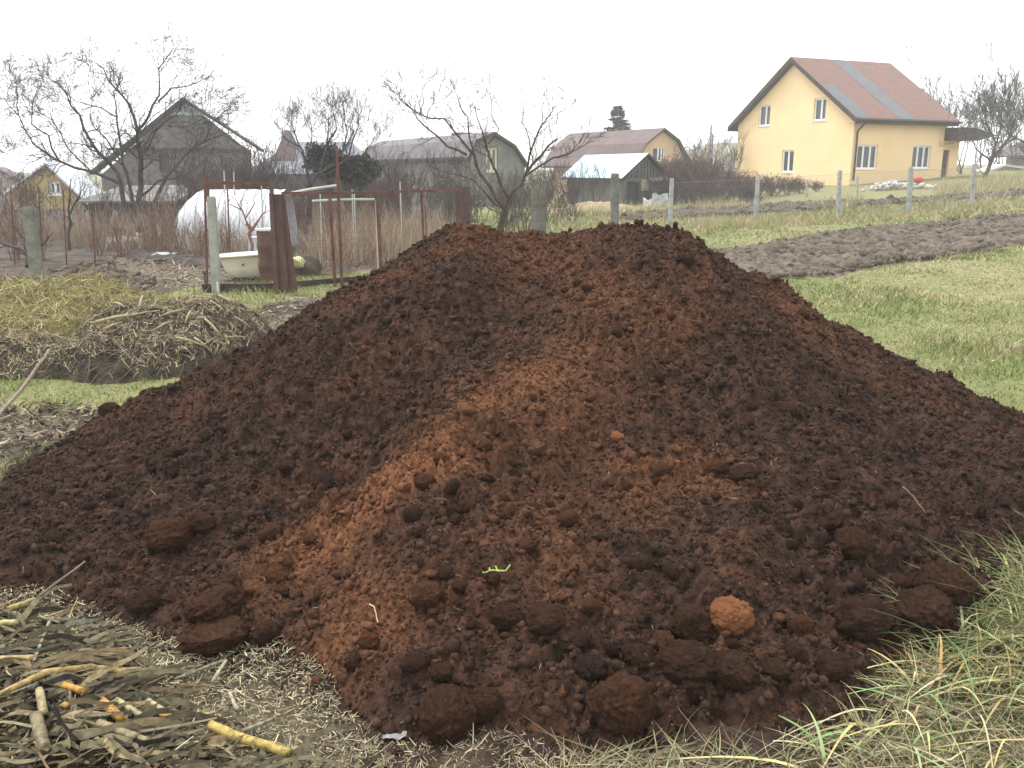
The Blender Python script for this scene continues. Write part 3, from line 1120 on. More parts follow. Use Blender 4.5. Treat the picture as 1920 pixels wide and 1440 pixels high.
def corn_litter():
    # dark rotting bed under the leaves
    P = np.array(LITTER)
    xs = np.arange(-3.2, P[:, 0].max() + .2, .018)
    ys = np.arange(1.6, P[:, 1].max() + .2, .018)
    X, Y = np.meshgrid(xs, ys)
    h = litter_h(X, Y)
    Z = h - .035 + .02 * fbm(X, Y, 9, 4, 124)
    me = grid_mesh('leaf_mould', xs, ys, Z, keep=Z > -.01)
    tag(link('leaf_mould', me, pmat('mould', (.035, .028, .02), (.12, .095, .062), 22, .9, 1, 90, bdist=.01)), 'dark rotting bed under the corn leaves', 'leaf mould', kind='stuff')
    n = 4600
    X, Y = scatter_in(LITTER, n, 1.7, 3.7, 2, (-2.7, .2))
    N = len(X)
    a = rng.normal(.12, .65, N) + np.where(rng.uniform(0, 1, N) < .5, 0, 3.14)
    d3 = np.stack([np.cos(a), np.sin(a), rng.normal(.0, .06, N)], 1)
    L = rng.uniform(.03, .22, N) * (1 + .5 * (rng.uniform(0, 1, N) < .12))
    w = rng.uniform(.004, .026, N)
    bend = np.stack([rng.normal(0, .25, N), rng.normal(0, .3, N), rng.normal(-.03, .08, N)], 1)
    base = np.stack([X, Y, litter_h(X, Y) + rng.uniform(-.02, .03, N)], 1)
    side = np.stack([-np.sin(a), np.cos(a), rng.normal(0, .7, N)], 1)
    V, Q, ids = strands(base, d3, L, w, bend, k=7, taper=.75, side=side, wig=.09)
    c = palette(N, [(.14, .12, .078), (.21, .185, .12), (.08, .068, .048), (.125, .12, .09), (.03, .026, .021), (.27, .225, .13), (.05, .042, .032), (.17, .125, .07)], .15)
    # thin broken stems mixed in
    cupped = True
    # cupped leaves: push one edge up
    V = V.reshape(N, 8, 2, 3)
    V[:, :, 1, 2] += w[:, None] * .3
    me = mesh_np('corn_leaf_litter', V.reshape(-1, 3), quads=Q, col=c[ids], smooth=True)
    tag(link('corn_leaf_litter', me, pmat('dead_leaf', (.55, .53, .5), (1.15, 1.12, 1.05), 30, .85, .6, 90, attr=True, spec=.08, bdist=.004)),
        'tangled dead corn leaves in the lower left corner', 'leaf litter', kind='stuff')


STALKS = [
    ([(-30, 1372), (90, 1316), (170, 1290), (240, 1290)], 9, (.52, .36, .13), 'long golden corn stalk slanting in from the left edge'),
    ([(124, 1334), (164, 1343)], 9, (.62, .33, .06), 'short bright orange piece of corn stalk above the long golden one'),
    ([(195, 1357), (231, 1396)], 12, (.60, .32, .06), 'orange corn stalk end pointing down beside a pale stalk'),
    ([(222, 1350), (302, 1402)], 8, (.50, .44, .22), 'pale straw coloured corn stalk slanting down right of the orange end'),
    ([(396, 1388), (440, 1408), (545, 1442)], 13, (.62, .47, .13), 'thickest yellow corn stalk at the bottom edge near the chaff'),
    ([(212, 1290), (266, 1284)], 8, (.55, .45, .18), 'short yellow stalk piece with a cut end lying level'),
    ([(-10, 1290), (70, 1282)], 8, (.56, .40, .17), 'tan corn stalk piece lying level at the left edge'),
    ([(80, 1348), (90, 1402)], 10, (.50, .40, .20), 'tan stalk piece pointing up from the bottom left corner'),
    ([(75, 1405), (90, 1460)], 15, (.30, .24, .13), 'grey brown broad stalk end at the bottom left'),
    ([(190, 1412), (285, 1440)], 11, (.36, .28, .15), 'faded brown stalk at the bottom edge left of the thickest one'),
    ([(280, 1343), (310, 1364)], 7, (.52, .44, .24), 'slim pale stalk tip between two orange pieces'),
    ([(305, 1370), (338, 1382)], 9, (.60, .36, .10), 'small orange stalk stub to the right of the slim pale tip'),
    ([(18, 1168), (68, 1150)], 8, (.56, .44, .16), 'yellow stalk piece at the upper left of the corn litter'),
    ([(-10, 1198), (42, 1196)], 8, (.58, .50, .22), 'pale yellow stalk with a dark end at the left edge'),
    ([(118, 1375), (132, 1380)], 8, (.60, .36, .12), 'tiny orange stalk stub right of the pointing stalk'),
    ([(95, 1195), (70, 1290)], 4, (.38, .34, .26), 'thin grey stem lying upright among the leaves'),
    ([(425, 1265), (400, 1305)], 5, (.50, .45, .29), 'thin pale stem lying in the chaff right of the corn leaves'),
    ([(432, 1325), (446, 1360)], 5, (.50, .44, .28), 'short pale stem in the chaff pointing down'),
    ([(455, 1400), (515, 1376)], 6, (.40, .38, .25), 'grey green leaf rib lying in the chaff'),
    ([(330, 1300), (420, 1265)], 4, (.38, .34, .23), 'slim dull stem between the leaves and the chaff'),
]


def stalks():
    for pts, rp, c, lab in STALKS:
        W = []
        for k, (px, py) in enumerate(pts):
            p = gp(px, py - 10)
            p[2] = float(litter_h(np.array(p[0]), np.array(p[1]))) + .034
            W.append(Vector(p))
        d = (W[0] - Vector((0, 0, H))).length
        r = rp / FPX * d
        # resample with nodes
        P, R = [], []
        tot = sum((W[i + 1] - W[i]).length for i in range(len(W) - 1))
        for i in range(len(W) - 1):
            m = max(3, int((W[i + 1] - W[i]).length / .02))
            for j in range(m):
                P.append(W[i].lerp(W[i + 1], j / m))
        P.append(W[-1])
        node = random.randint(3, 6)
        for j in range(len(P)):
            f = .78 + (.09 if (j % 8) == node else 0) + random.uniform(-.012, .012)
            R.append(r * f * .82)
        base = P[0].copy()
        mb = MB()
        mb.tube([p - base for p in P], R, 10)
        nm = 'mat_stalk_%d' % int(c[0] * 1000 + c[2] * 100)
        o = mb.build('corn_stalk', pmat(nm, tuple(v * .25 for v in c), tuple(min(1, v * .78) for v in c), 45, .6, .6, 160, spec=.3, bdist=.004), smooth=True, loc=base)
        tag(o, lab, 'corn stalk')


# ------------------------------------------------------------------ compost heaps on the left
def dome(x, y, cx, cy, rx, ry, h, p=1.0):
    r = np.sqrt(((x - cx) / rx) ** 2 + ((y - cy) / ry) ** 2)
    return h * np.clip(1 - r ** 2, 0, 1) ** p


def hay_z(x, y):
    a = dome(x, y, HC[0], HC[1], 1.75, 1.25, .62, .8)
    return a * (1 + .12 * fbm(x, y, 1.5, 3, 131)) + .05 * fbm(x, y, 4, 4, 132) * (a > .02) + .02 * lumps(x, y, .12, 133, .6) * (a > .02) * 6


def stk_z(x, y):
    a = np.maximum(dome(x, y, SC_[0], SC_[1], 1.28, 1.15, .48, .75), dome(x, y, SC_[0] - 1.5, SC_[1] - .45, 1.9, .8, .33, .6))
    return a * (1 + .15 * fbm(x, y, 1.8, 3, 141)) + .05 * fbm(x, y, 5, 4, 142) * (a > .02)


HC = (at(60, 600, 8.6)[0], 8.6)
SC_ = (at(300, 600, 8.25)[0], 8.25)


def compost():
    xs = np.arange(-7.2, -1.6, .03)
    ys = np.arange(6.6, 10.4, .03)
    X, Y = np.meshgrid(xs, ys)
    Zh = hay_z(X, Y)
    o = link('hay_heap', grid_mesh('hay_heap', xs, ys, Zh - .02, keep=Zh > .005), pmat('old_hay', (.13, .105, .045), (.30, .26, .11), 6, .95, 1, 40, bdist=.03))
    tag(o, 'low heap of yellowish old hay at the left edge', 'hay heap')
    Zs = stk_z(X, Y)
    o2 = link('stalk_compost_heap', grid_mesh('stalk_compost_heap', xs, ys, Zs - .02, keep=Zs > .005), pmat('compost', (.018, .014, .011), (.085, .066, .045), 7, .95, 1, 40, bdist=.04))
    tag(o2, 'heap of dark compost covered with broken corn stalks beside the hay heap', 'compost heap')

    def cover(fn, other, n, reg, cols, L, w, name, lab, lowcut, k=3, flat=.5, parent=None):
        X = rng.uniform(reg[0], reg[1], n)
        Y = rng.uniform(reg[2], reg[3], n)
        z = fn(X, Y)
        k_ = (z > .03) & (z > other(X, Y) - .03) & (z > lowcut + .12 * fbm(X, Y, 2, 2, 151)) & (Y < 9.3)
        X, Y, z = X[k_], Y[k_], z[k_]
        N = len(X)
        e = .03
        gx = (fn(X + e, Y) - fn(X - e, Y)) / (2 * e)
        gy = (fn(X, Y + e) - fn(X, Y - e)) / (2 * e)
        a = rng.uniform(0, 6.28, N)
        dz = np.clip(gx * np.cos(a) + gy * np.sin(a), -1.5, 1.5) + rng.normal(.05, .2, N) * flat
        d3 = np.stack([np.cos(a), np.sin(a), dz], 1)
        base = np.stack([X, Y, z + rng.uniform(-.02, .02, N)], 1)
        V, Q, ids = strands(base, d3, rng.uniform(L[0], L[1], N), rng.uniform(w[0], w[1], N), rng.normal(0, .3, (N, 3)), k=k)
        c = palette(N, cols, .17)
        o = link(name, mesh_np(name, V, quads=Q, col=c[ids]), pmat('straw_bits', (1, 1, 1)))
        if parent:
            o.parent = parent
            o['kind'] = 'stuff'
        else:
            tag(o, lab, 'straw', kind='stuff')
    cover(hay_z, stk_z, 26000, (-7, -3, 7.2, 10), [(.37, .33, .14), (.27, .235, .105), (.19, .16, .08), (.46, .40, .19), (.12, .10, .06)], (.05, .22), (.004, .008), 'hay_strands', '', .12, parent=o)
    cover(stk_z, hay_z, 38000, (-6.8, -1.7, 7.0, 9.8), [(.30, .24, .14), (.42, .34, .20), (.20, .155, .10), (.50, .42, .26), (.11, .09, .065), (.06, .05, .04), (.36, .30, .19)], (.015, .10), (.003, .010), 'stalk_debris', '', .12, k=2, parent=o2)
    cover(stk_z, hay_z, 6000, (-6.8, -1.7, 6.9, 9.8), [(.16, .13, .09), (.09, .075, .055), (.28, .24, .17)], (.06, .25), (.004, .010), 'dark_roots', '', -.05, k=3, parent=o2)
    # bigger stalk pieces
    pieces = [((172, 613), (258, 596), 5), ((215, 573), (235, 583), 4), ((348, 612), (358, 590), 4), ((395, 570), (420, 590), 3), ((330, 640), (380, 655), 4),
              ((268, 560), (262, 582), 4), ((300, 600), (345, 588), 4), ((385, 605), (415, 637), 4), ((350, 575), (372, 568), 4), ((410, 560), (432, 575), 4),
              ((290, 625), (322, 610), 3), ((440, 600), (470, 622), 3), ((365, 640), (398, 668), 4), ((240, 600), (300, 590), 3), ((425, 640), (462, 640), 3), ((195, 625), (230, 612), 3)]

    def both(x, y):
        return np.maximum(np.maximum(hay_z(x, y), stk_z(x, y)), 0)
    g = 'broken corn stalks on the compost heap'
    labs = {0: 'longest pale yellow corn stalk piece lying across the compost heap'}
    for i, (a, b, r) in enumerate(pieces):
        A = ray_hit(a[0], a[1], both) + np.array([0, 0, .03])
        B = ray_hit(b[0], b[1], both) + np.array([0, 0, .035])
        if np.linalg.norm(A - B) > 1.2:
            B = A + (B - A) / np.linalg.norm(A - B) * .5
        mb = MB()
        mb.tube([A - A, (B - A) * .5 + np.array([0, 0, .01]), B - A], [r / FPX * 4.2, r / FPX * 4.6, r / FPX * 3.6], 7)
        o = mb.build('corn_stalk', pmat('pale_stalk', (.20, .155, .09), (.42, .34, .20), 18, .7), loc=A, smooth=True)
        tag(o, labs.get(i, 'short broken corn stalk piece lying on the compost heap'), 'corn stalk', g)


def sticks():
    def stick(name, pts, r, col, lab, cat, n=7, fork=None):
        P = [Vector(p) for p in pts]
        b = P[0].copy()
        Q = []
        for i in range(len(P) - 1):
            for j in range(5):
                Q.append(P[i].lerp(P[i + 1], j / 5) + Vector((random.uniform(-1, 1), random.uniform(-1, 1), random.uniform(-1, 1))) * r * .35 - b)
        Q.append(P[-1] - b)
        R = [r * (1 - .45 * i / len(Q)) * random.uniform(.93, 1.08) for i in range(len(Q))]
        mb = MB()
        mb.tube(Q, R, n)
        o = mb.build(name, pmat('m_' + cat + str(int(col[0] * 100)), tuple(c * .7 for c in col), col, 25, .8, .5, 60, bdist=.004), loc=b, smooth=True)
        tag(o, lab, cat)
    a = gp(-40, 830) + np.array([0, 0, .02])
    b = at(40, 730, a[1] + .5)
    c = at(92, 655, a[1] + .8)
    stick('stick', [a, b, c], .016, (.30, .22, .18), 'long bare brownish stick rising at the left edge in front of the compost heap', 'stick')
    a = gp(-40, 850) + np.array([0, 0, .02])
    b = gp(40, 833) + np.array([0, 0, .03])
    c = gp(92, 821) + np.array([0, 0, .05])
    stick('stick', [a, b, c], .014, (.32, .25, .20), 'shorter bare stick lying on the bare earth at the left edge', 'stick')
    a = gp(70, 1145) + np.array([0, 0, .05])
    c = at(160, 1052, a[1] + .12)
    stick('twig', [a, c], .006, (.20, .16, .12), 'thin dark twig poking up from the corn litter at the left', 'twig')
    # pale root on the slope, below left of the sprig
    P = [ray_hit(px, py, hz_now) + np.array([0, 0, .035]) for px, py in ((693, 1150), (702, 1155), (706, 1170), (709, 1185))]
    stick('root', P, .0035, (.45, .32, .22), 'thin pale bent root sticking out of the lower slope', 'root', 5)
    P = [ray_hit(px, py, hz_now) + np.array([0, 0, .03]) for px, py in ((1692, 925), (1712, 945), (1735, 975))]
    stick('root', P, .004, (.16, .10, .08), 'thin dark twig lying on the right slope of the heap', 'root', 5)
    # green sprig
    P = [ray_hit(px, py, hz_now) + np.array([0, 0, .05]) for px, py in ((957, 1084), (948, 1094), (935, 1095), (920, 1094), (909, 1099))]
    b = P[0]
    mb = MB()
    mb.tube([p - b for p in P], [.0025, .003, .003, .0025, .0015], 5)
    sp = empty('weed_sprig', b, 'small bright green weed sprig lying on the lower slope of the heap', 'sprig')
    mb.build('stem', pmat('sprig_stem', (.35, .38, .15)), sp)
    mb = MB()
    for i in range(1, 5):
        p = P[i] - b
        for s_ in (-1, 1):
            e = p + np.array([random.uniform(-.018, .006), s_ * random.uniform(.002, .012), random.uniform(-.004, .012)])
            q = p + np.array([-.008, s_ * .004, .0])
            mb.add([p, q, e], [(0, 1, 2)])
            mb.add([p, e, e + np.array([.004, 0, .002])], [(0, 1, 2)])
    mb.build('leaf_tuft', pmat('sprig_green', (.25, .50, .06)), sp)
    # grey scrap of paper at the front straw edge
    c = gp(735, 1392)
    xs = np.linspace(-.045, .045, 10)
    ys = np.linspace(-.014, .014, 5)
    X, Y = np.meshgrid(xs, ys)
    Z = .02 + .008 * fbm(X, Y, 50, 3, 161) + X * .15
    o = link('litter_scrap', grid_mesh('litter_scrap', xs, ys, Z), pmat('scrap_grey', (.17, .165, .165), (.30, .29, .285), 60), loc=c)
    tag(o, 'crumpled grey scrap lying on the straw in front of the heap', 'scrap')


# ------------------------------------------------------------------ buildings
class House:
    """corner C, axes g (across the gable) and l (along the ridge)"""

    def __init__(s, name, label, cat, C, az_g, az_l, W, L, group=None):
        s.C = np.array(C, float)
        s.g = np.array([math.sin(az_g), math.cos(az_g), 0])
        s.l = np.array([math.sin(az_l), math.cos(az_l), 0])
        s.W, s.L = W, L
        s.root = empty(name, C, label, cat, group)

    def P(s, u, w, z):
        return s.g * u + s.l * w + np.array([0, 0, z])

    def face(s, f):
        if f == 'g':
            return lambda a, o, z: s.P(a, -o, z)
        return lambda a, o, z: s.P(-o, a, z)

    def hit(s, px, py, f):
        """pixel -> (a,z) on the face plane"""
        d = raydir(px, py)
        n = s.l if f == 'g' else s.g
        ax = s.g if f == 'g' else s.l
        o = np.array([0, 0, H]) - s.C
        t = -(o @ n) / (d @ n)
        p = o + d * t
        return p @ ax, p[2]

    def wall(s, f, length, top, z0, mat, holes=(), thick=.17, name='wall'):
        """top: list of (a,z) break points"""
        P = s.face(f)
        mb = MB()
        A = [t[0] for t in top]
        br = sorted(set([0, length] + [a for a in A if 0 < a < length] + [h[i] for h in holes for i in (0, 1)]))
        tz = lambda a: float(np.interp(a, A, [t[1] for t in top]))
        for a0, a1 in zip(br[:-1], br[1:]):
            hs = sorted([h for h in holes if h[0] <= a0 + 1e-6 and h[1] >= a1 - 1e-6], key=lambda h: h[2])
            z = z0
            for h in hs:
                mb.quad(P(a0, 0, z), P(a1, 0, z), P(a1, 0, h[2]), P(a0, 0, h[2]))
                z = h[3]
            mb.quad(P(a0, 0, z), P(a1, 0, z), P(a1, 0, tz(a1)), P(a0, 0, tz(a0)))
        for h in holes:
            a0, a1, b0, b1 = h
            mb.quad(P(a0, 0, b0), P(a0, -thick, b0), P(a0, -thick, b1), P(a0, 0, b1))
            mb.quad(P(a1, 0, b0), P(a1, 0, b1), P(a1, -thick, b1), P(a1, -thick, b0))
            mb.quad(P(a0, 0, b1), P(a0, -thick, b1), P(a1, -thick, b1), P(a1, 0, b1))
            mb.quad(P(a0, 0, b0), P(a1, 0, b0), P(a1, -thick, b0), P(a0, -thick, b0))
        return mb.build(name, mat, s.root)

    def obox(s, mb, P, a0, a1, o0, o1, z0, z1, mi=0):
        mb.box8([P(a0, o0, z0), P(a1, o0, z0), P(a1, o1, z0), P(a0, o1, z0), P(a0, o0, z1), P(a1, o0, z1), P(a1, o1, z1), P(a0, o1, z1)], mi)

    def window(s, f, h, frame, glass, mull=(.5,), fw=.095, depth=.14, sill=True, inner=None, label=None):
        P = s.face(f)
        a0, a1, z0, z1 = h
        mb = MB()
        s.obox(mb, P, a0, a0 + fw, -depth, -depth + .05, z0, z1)
        s.obox(mb, P, a1 - fw, a1, -depth, -depth + .05, z0, z1)
        s.obox(mb, P, a0 + fw, a1 - fw, -depth, -depth + .05, z0, z0 + fw)
        s.obox(mb, P, a0 + fw, a1 - fw, -depth, -depth + .05, z1 - fw, z1)
        for m in mull:
            c = a0 + (a1 - a0) * m
            s.obox(mb, P, c - fw * .6, c + fw * .6, -depth, -depth + .052, z0 + fw, z1 - fw)
        w = mb.build('window', frame, s.root)
        if label:
            w['label'] = label
        mb = MB()
        mb.quad(P(a0, -depth - .01, z0), P(a1, -depth - .01, z0), P(a1, -depth - .01, z1), P(a0, -depth - .01, z1))
        mb.build('pane', glass, w)
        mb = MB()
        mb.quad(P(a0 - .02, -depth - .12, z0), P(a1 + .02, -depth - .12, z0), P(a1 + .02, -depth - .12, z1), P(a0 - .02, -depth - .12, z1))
        mb.build('room_backing', inner or pmat('dark_room', (.05, .045, .04), (.09, .08, .075), 2), w)  # flat backing sheet
        if sill:
            mb = MB()
            s.obox(mb, P, a0 - .05, a1 + .05, -depth, .05, z0 - .04, z0 - .001)
            mb.build('sill', frame, w)
        return w

    def roof(s, prof, w0, w1, mat, th=.12, name='roof', fascia=None):
        """prof: (u,z) polyline across the gable, extruded along the ridge"""
        mb = MB()
        n = len(prof)
        for i in range(n - 1):
            (u0, z0), (u1, z1) = prof[i], prof[i + 1]
            mb.quad(s.P(u0, w0, z0), s.P(u1, w0, z1), s.P(u1, w1, z1), s.P(u0, w1, z0))
        o = mb.build(name, mat, s.root)
        mb = MB()
        for i in range(n - 1):
            (u0, z0), (u1, z1) = prof[i], prof[i + 1]
            a = th
            mb.quad(s.P(u0, w0, z0 - a), s.P(u1, w0, z1 - a), s.P(u1, w1, z1 - a), s.P(u0, w1, z0 - a))
            for w in (w0, w1):
                mb.quad(s.P(u0, w, z0 - a), s.P(u1, w, z1 - a), s.P(u1, w, z1), s.P(u0, w, z0))
        for (u, z) in (prof[0], prof[-1]):
            mb.quad(s.P(u, w0, z - th), s.P(u, w1, z - th), s.P(u, w1, z), s.P(u, w0, z))
        mb.build('fascia', fascia or mat, o)
        return o


def along(C, az, px, z=0.0, lo=0.5, hi=40):
    d = np.array([math.sin(az), math.cos(az), 0])
    f = lambda s_: project(np.array(C) + d * s_ + np.array([0, 0, z]))[0]
    a, b = lo, hi
    inc = f(hi) > f(lo)
    for _ in range(40):
        m = (a + b) / 2
        if (f(m) < px) == inc:
            a = m
        else:
            b = m
    return a


GLASS = None


def mats_common():
    global GLASS, WHITEF
    GLASS = bpy.data.materials.new('window_glass')
    GLASS.use_nodes = True
    b = GLASS.node_tree.nodes['Principled BSDF']
    b.inputs['Base Color'].default_value = (.10, .12, .13, 1)
    b.inputs['Roughness'].default_value = .05
    b.inputs['Specular IOR Level'].default_value = .8
    b.inputs['Alpha'].default_value = .55
    WHITEF = pmat('white_plastic', (.78, .79, .80), rough=.4)


def tile_mat(name, c1, c2, scale=14.0, axis=2, rough=.6):
    def ex(nt, tc, src):
        w = nt.nodes.new('ShaderNodeTexWave')
        w.wave_type = 'BANDS'
        w.bands_direction = 'Z'
        w.inputs['Scale'].default_value = scale
        w.inputs['Distortion'].default_value = .4
        nt.links.new(tc.outputs['Object'], w.inputs['Vector'])
        return mixc(nt, w.outputs['Fac'], mixc(nt, .45, src, (.05, .035, .03)), src)
    return pmat(name, c1, c2, 2.0, rough, extra=ex, spec=.3)


def yellow_house():
    C = at(1592, 347, 52.0)
    AG, AL = math.radians(-24), math.radians(66)
    W = along(C, AG, 1378)
    L = along(C, AL, 1762)
    h = House('yellow_house', 'yellow rendered house with brown tiled roof standing on the rise at the right', 'house', C, AG, AL, W, L)
    zw = h.hit(1596, 214, 'g')[1]
    apex = h.hit(1480, 113, 'g')
    zr = apex[1]
    wallm = pmat('yellow_render', (.80, .585, .325), (.85, .635, .375), .6, .9, .25, 60)
    zb = -1.3
    gh = []
    for r in ((1421, 1445, 196, 237), (1524, 1550, 183, 227), (1464, 1489, 281, 323)):
        a0, z1 = h.hit(r[1], r[2], 'g')
        a1, z0 = h.hit(r[0], r[3], 'g')
        gh.append((a0, a1, z0, z1))
    um = W / 2
    slope = (zr - zw) / um
    topg = [(0, zw), (um, zr - .15), (W, zw)]
    h.wall('g', W, topg, -.62, wallm, gh)
    for k, q in enumerate(gh):
        h.window('g', q, WHITEF, GLASS, (.42,) if k < 2 else (.5,), inner=pmat('room_grey', (.16, .18, .19), (.22, .24, .25), 2) if k < 2 else None)
    lh = []
    for r in ((1609, 1643, 271, 317), (1713, 1742, 273, 316)):
        a0, z1 = h.hit(r[0], r[2], 'l')
        a1, z0 = h.hit(r[1], r[3], 'l')
        lh.append((a0, a1, z0, z1))
    h.wall('l', L, [(0, zw), (L, zw)], 0.02, wallm, lh)
    for q in lh:
        h.window('l', q, WHITEF, GLASS, (.33, .67))
    # hidden walls
    mb = MB()
    mb.quad(h.P(W, 0, -.6), h.P(W, L, -.6), h.P(W, L, zw), h.P(W, 0, zw))
    mb.add([h.P(0, L, 0), h.P(W, L, 0), h.P(W, L, zw), h.P(um, L, zr - .15), h.P(0, L, zw)], [(0, 1, 2, 3, 4)])
    mb.build('wall', wallm, h.root)
    # foundation
    fm = pmat('foundation_concrete', (.10, .09, .085), (.18, .17, .16), 2, .9)
    mb = MB()
    h.obox(mb, lambda a, o, z: h.P(a, o, z), .03, W - .03, .03, L - .03, zb - 1, -.62)
    h.obox(mb, lambda a, o, z: h.P(a, o, z), -.02, .4, .06, L - .03, zb, 0.015)
    mb.build('foundation', fm, h.root)
    # roof
    ov, oe = .45, .55
    ze = zw - slope * oe + .12
    brown = pmat('brown_metal', (.035, .022, .020), (.055, .035, .03), 1, .5)
    red = tile_mat('brown_red_tiles', (.175, .088, .066), (.225, .115, .088), 9)
    grey = tile_mat('grey_tiles', (.115, .125, .14), (.155, .165, .18), 9)
    prof = [(-oe, ze), (um, zr + .12), (W + oe, ze)]
    rf = h.roof(prof, -ov, L + ov, red, .3, fascia=brown)
    # grey tile stripes: sheets laid 1 cm proud of the roof
    mb = MB()
    Lr = L + 2 * ov

    def strip(f0, f1, s0, s1):
        def q(f, t):
            return h.P(-oe + (um + oe) * t, -ov + Lr * f, ze + (zr + .12 - ze) * t + .012)
        mb.quad(q(f0, s0), q(f1, s0), q(f1, s1), q(f0, s1))
    strip(.40, .55, 0.0, .99)
    strip(0.01, .13, 0.0, .52)
    mb.build('grey_tile_stripe', grey, rf)
    # gutter and downpipe
    mb = MB()
    mb.tube([h.P(-oe - .07, -ov, ze - .10), h.P(-oe - .07, L + ov, ze - .10)], .075, 8)
    mb.build('gutter', brown, h.root)
    mb = MB()
    mb.tube([h.P(-oe - .05, .35, ze - .15), h.P(-.12, .22, ze - .65), h.P(-.10, .2, zw - 1.0), h.P(-.10, .2, .25)], .055, 8)
    mb.build('downpipe', brown, h.root)
    # soffit
    mb = MB()
    mb.quad(h.P(-oe, -ov, ze - .29), h.P(0.0, -ov, ze - .29), h.P(0.0, L + ov, ze - .29), h.P(-oe, L + ov, ze - .29))
    mb.quad(h.P(W + oe, -ov, ze - .29), h.P(W, -ov, ze - .29), h.P(W, L + ov, ze - .29), h.P(W + oe, L + ov, ze - .29))
    mb.build('soffit', brown, h.root)
    # entrance annex
    L2 = along(C, AL, 1797) - L
    za = h.hit(1790, 262, 'l')[1]
    mb = MB()
    sb = .25
    zdoor = h.hit(1775, 281, 'l')[1]
    d0 = .22
    d1 = L2 * .52
    q = lambda a, o, z: h.P(sb + o, L + a, z)
    for (a0, a1, z0, z1) in ((0, d0, 0, za), (d1, L2, 0, za), (d0, d1, zdoor, za)):
        mb.quad(q(a0, 0, z0), q(a1, 0, z0), q(a1, 0, z1), q(a0, 0, z1))
    mb.quad(q(L2, 0, 0), q(L2, 3, 0), q(L2, 3, za), q(L2, 0, za))
    mb.quad(q(d0, 0, 0), q(d0, .15, 0), q(d0, .15, zdoor), q(d0, 0, zdoor))
    mb.quad(q(d1, 0, 0), q(d1, .15, 0), q(d1, .15, zdoor), q(d1, 0, zdoor))
    mb.build('porch_wall', wallm, h.root)
    mb = MB()
    mb.quad(q(d0, .14, 0), q(d1, .14, 0), q(d1, .14, zdoor), q(d0, .14, zdoor))
    d = mb.build('door', pmat('brown_door', (.055, .032, .026), (.08, .05, .04), 3, .5), h.root)
    mb = MB()
    h.obox(mb, q, d1 - .18, d1 - .12, .06, .13, 1.0, 1.12)
    mb.build('handle', brown, d)
    # canopy
    mb = MB()
    zt = h.hit(1770, 240, 'l')[1]
    zc = h.hit(1775, 264, 'l')[1]
    lc = along(C, AL, 1838) - L
    top = [q(-.05, -1.2, zt), q(lc * .75, -1.2, zt), q(lc * .75, 1.5, zt), q(-.05, 1.5, zt)]
    bot = [q(-.05, -1.2, zc), q(L2 + .15, -1.2, zc), q(L2 + .15, 1.5, zc), q(-.05, 1.5, zc)]
    tip = [q(lc + .25, -.8, (zt + zc) / 2 - .02), q(lc + .25, 1.5, (zt + zc) / 2 - .02)]
    top[1], top[2] = q(L2 * .9, -1.2, zt), q(L2 * .9, 1.5, zt)
    mb.add(top + bot + tip, [(0, 1, 2, 3), (7, 6, 5, 4), (0, 4, 5, 1), (1, 5, 8), (1, 8, 9, 2), (5, 6, 9, 8), (3, 2, 6, 7), (2, 9, 6), (0, 3, 7, 4)])
    mb.build('canopy', brown, h.root)
    return h


def generic(name, label, cpx, cpy, Y, azg, azl, gpx, lpx, wall_px, prof_px, wallm, roofm, gwin=(), lwin=(), cat='house', fasc=None, base=-.5, th=.15, ov=.3,
            frame=None, inner=None, group=None, mull=(.5,)):
    """cpx,cpy base of the near corner; gpx far end of gable wall; lpx far end of side wall;
    wall_px eave height pixel at the corner; prof_px list of (px,py) of the roof outline on the gable face"""
    C = at(cpx, cpy, Y)
    AG, AL = math.radians(azg), math.radians(azl)
    W = along(C, AG, gpx, lo=.3, hi=60)
    L = along(C, AL, lpx, lo=.3, hi=80)
    h = House(name, label, cat, C, AG, AL, W, L, group)
    zw = h.hit(cpx, wall_px, 'g')[1]
    prof = [h.hit(a, b, 'g') for a, b in prof_px]
    prof = sorted(prof)
    gh = []
    for r in gwin:
        A = h.hit(r[0], r[3], 'g')
        B = h.hit(r[1], r[2], 'g')
        gh.append((min(A[0], B[0]), max(A[0], B[0]), A[1], B[1]))
    lh = []
    for r in lwin:
        A = h.hit(r[0], r[3], 'l')
        B = h.hit(r[1], r[2], 'l')
        lh.append((min(A[0], B[0]), max(A[0], B[0]), A[1], B[1]))
    top = [(max(0, min(W, a)), z - th) for a, z in prof]
    h.wall('g', W, top, base, wallm, gh)
    h.wall('l', L, [(0, zw), (L, zw)], base, wallm, lh)
    mb = MB()
    mb.quad(h.P(W, 0, base), h.P(W, L, base), h.P(W, L, top[-1][1]), h.P(W, 0, top[-1][1]))
    mb.add([h.P(0, L, base), h.P(W, L, base)] + [h.P(a, L, z) for a, z in reversed(top)], [tuple(range(len(top) + 2))])
    mb.build('wall', wallm, h.root)
    for q in gh:
        h.window('g', q, frame or WHITEF, GLASS, mull, inner=inner)
    for q in lh:
        h.window('l', q, frame or WHITEF, GLASS, mull, inner=inner)
    h.roof(prof, -ov, L + ov, roofm, th, fascia=fasc or roofm)
    return h


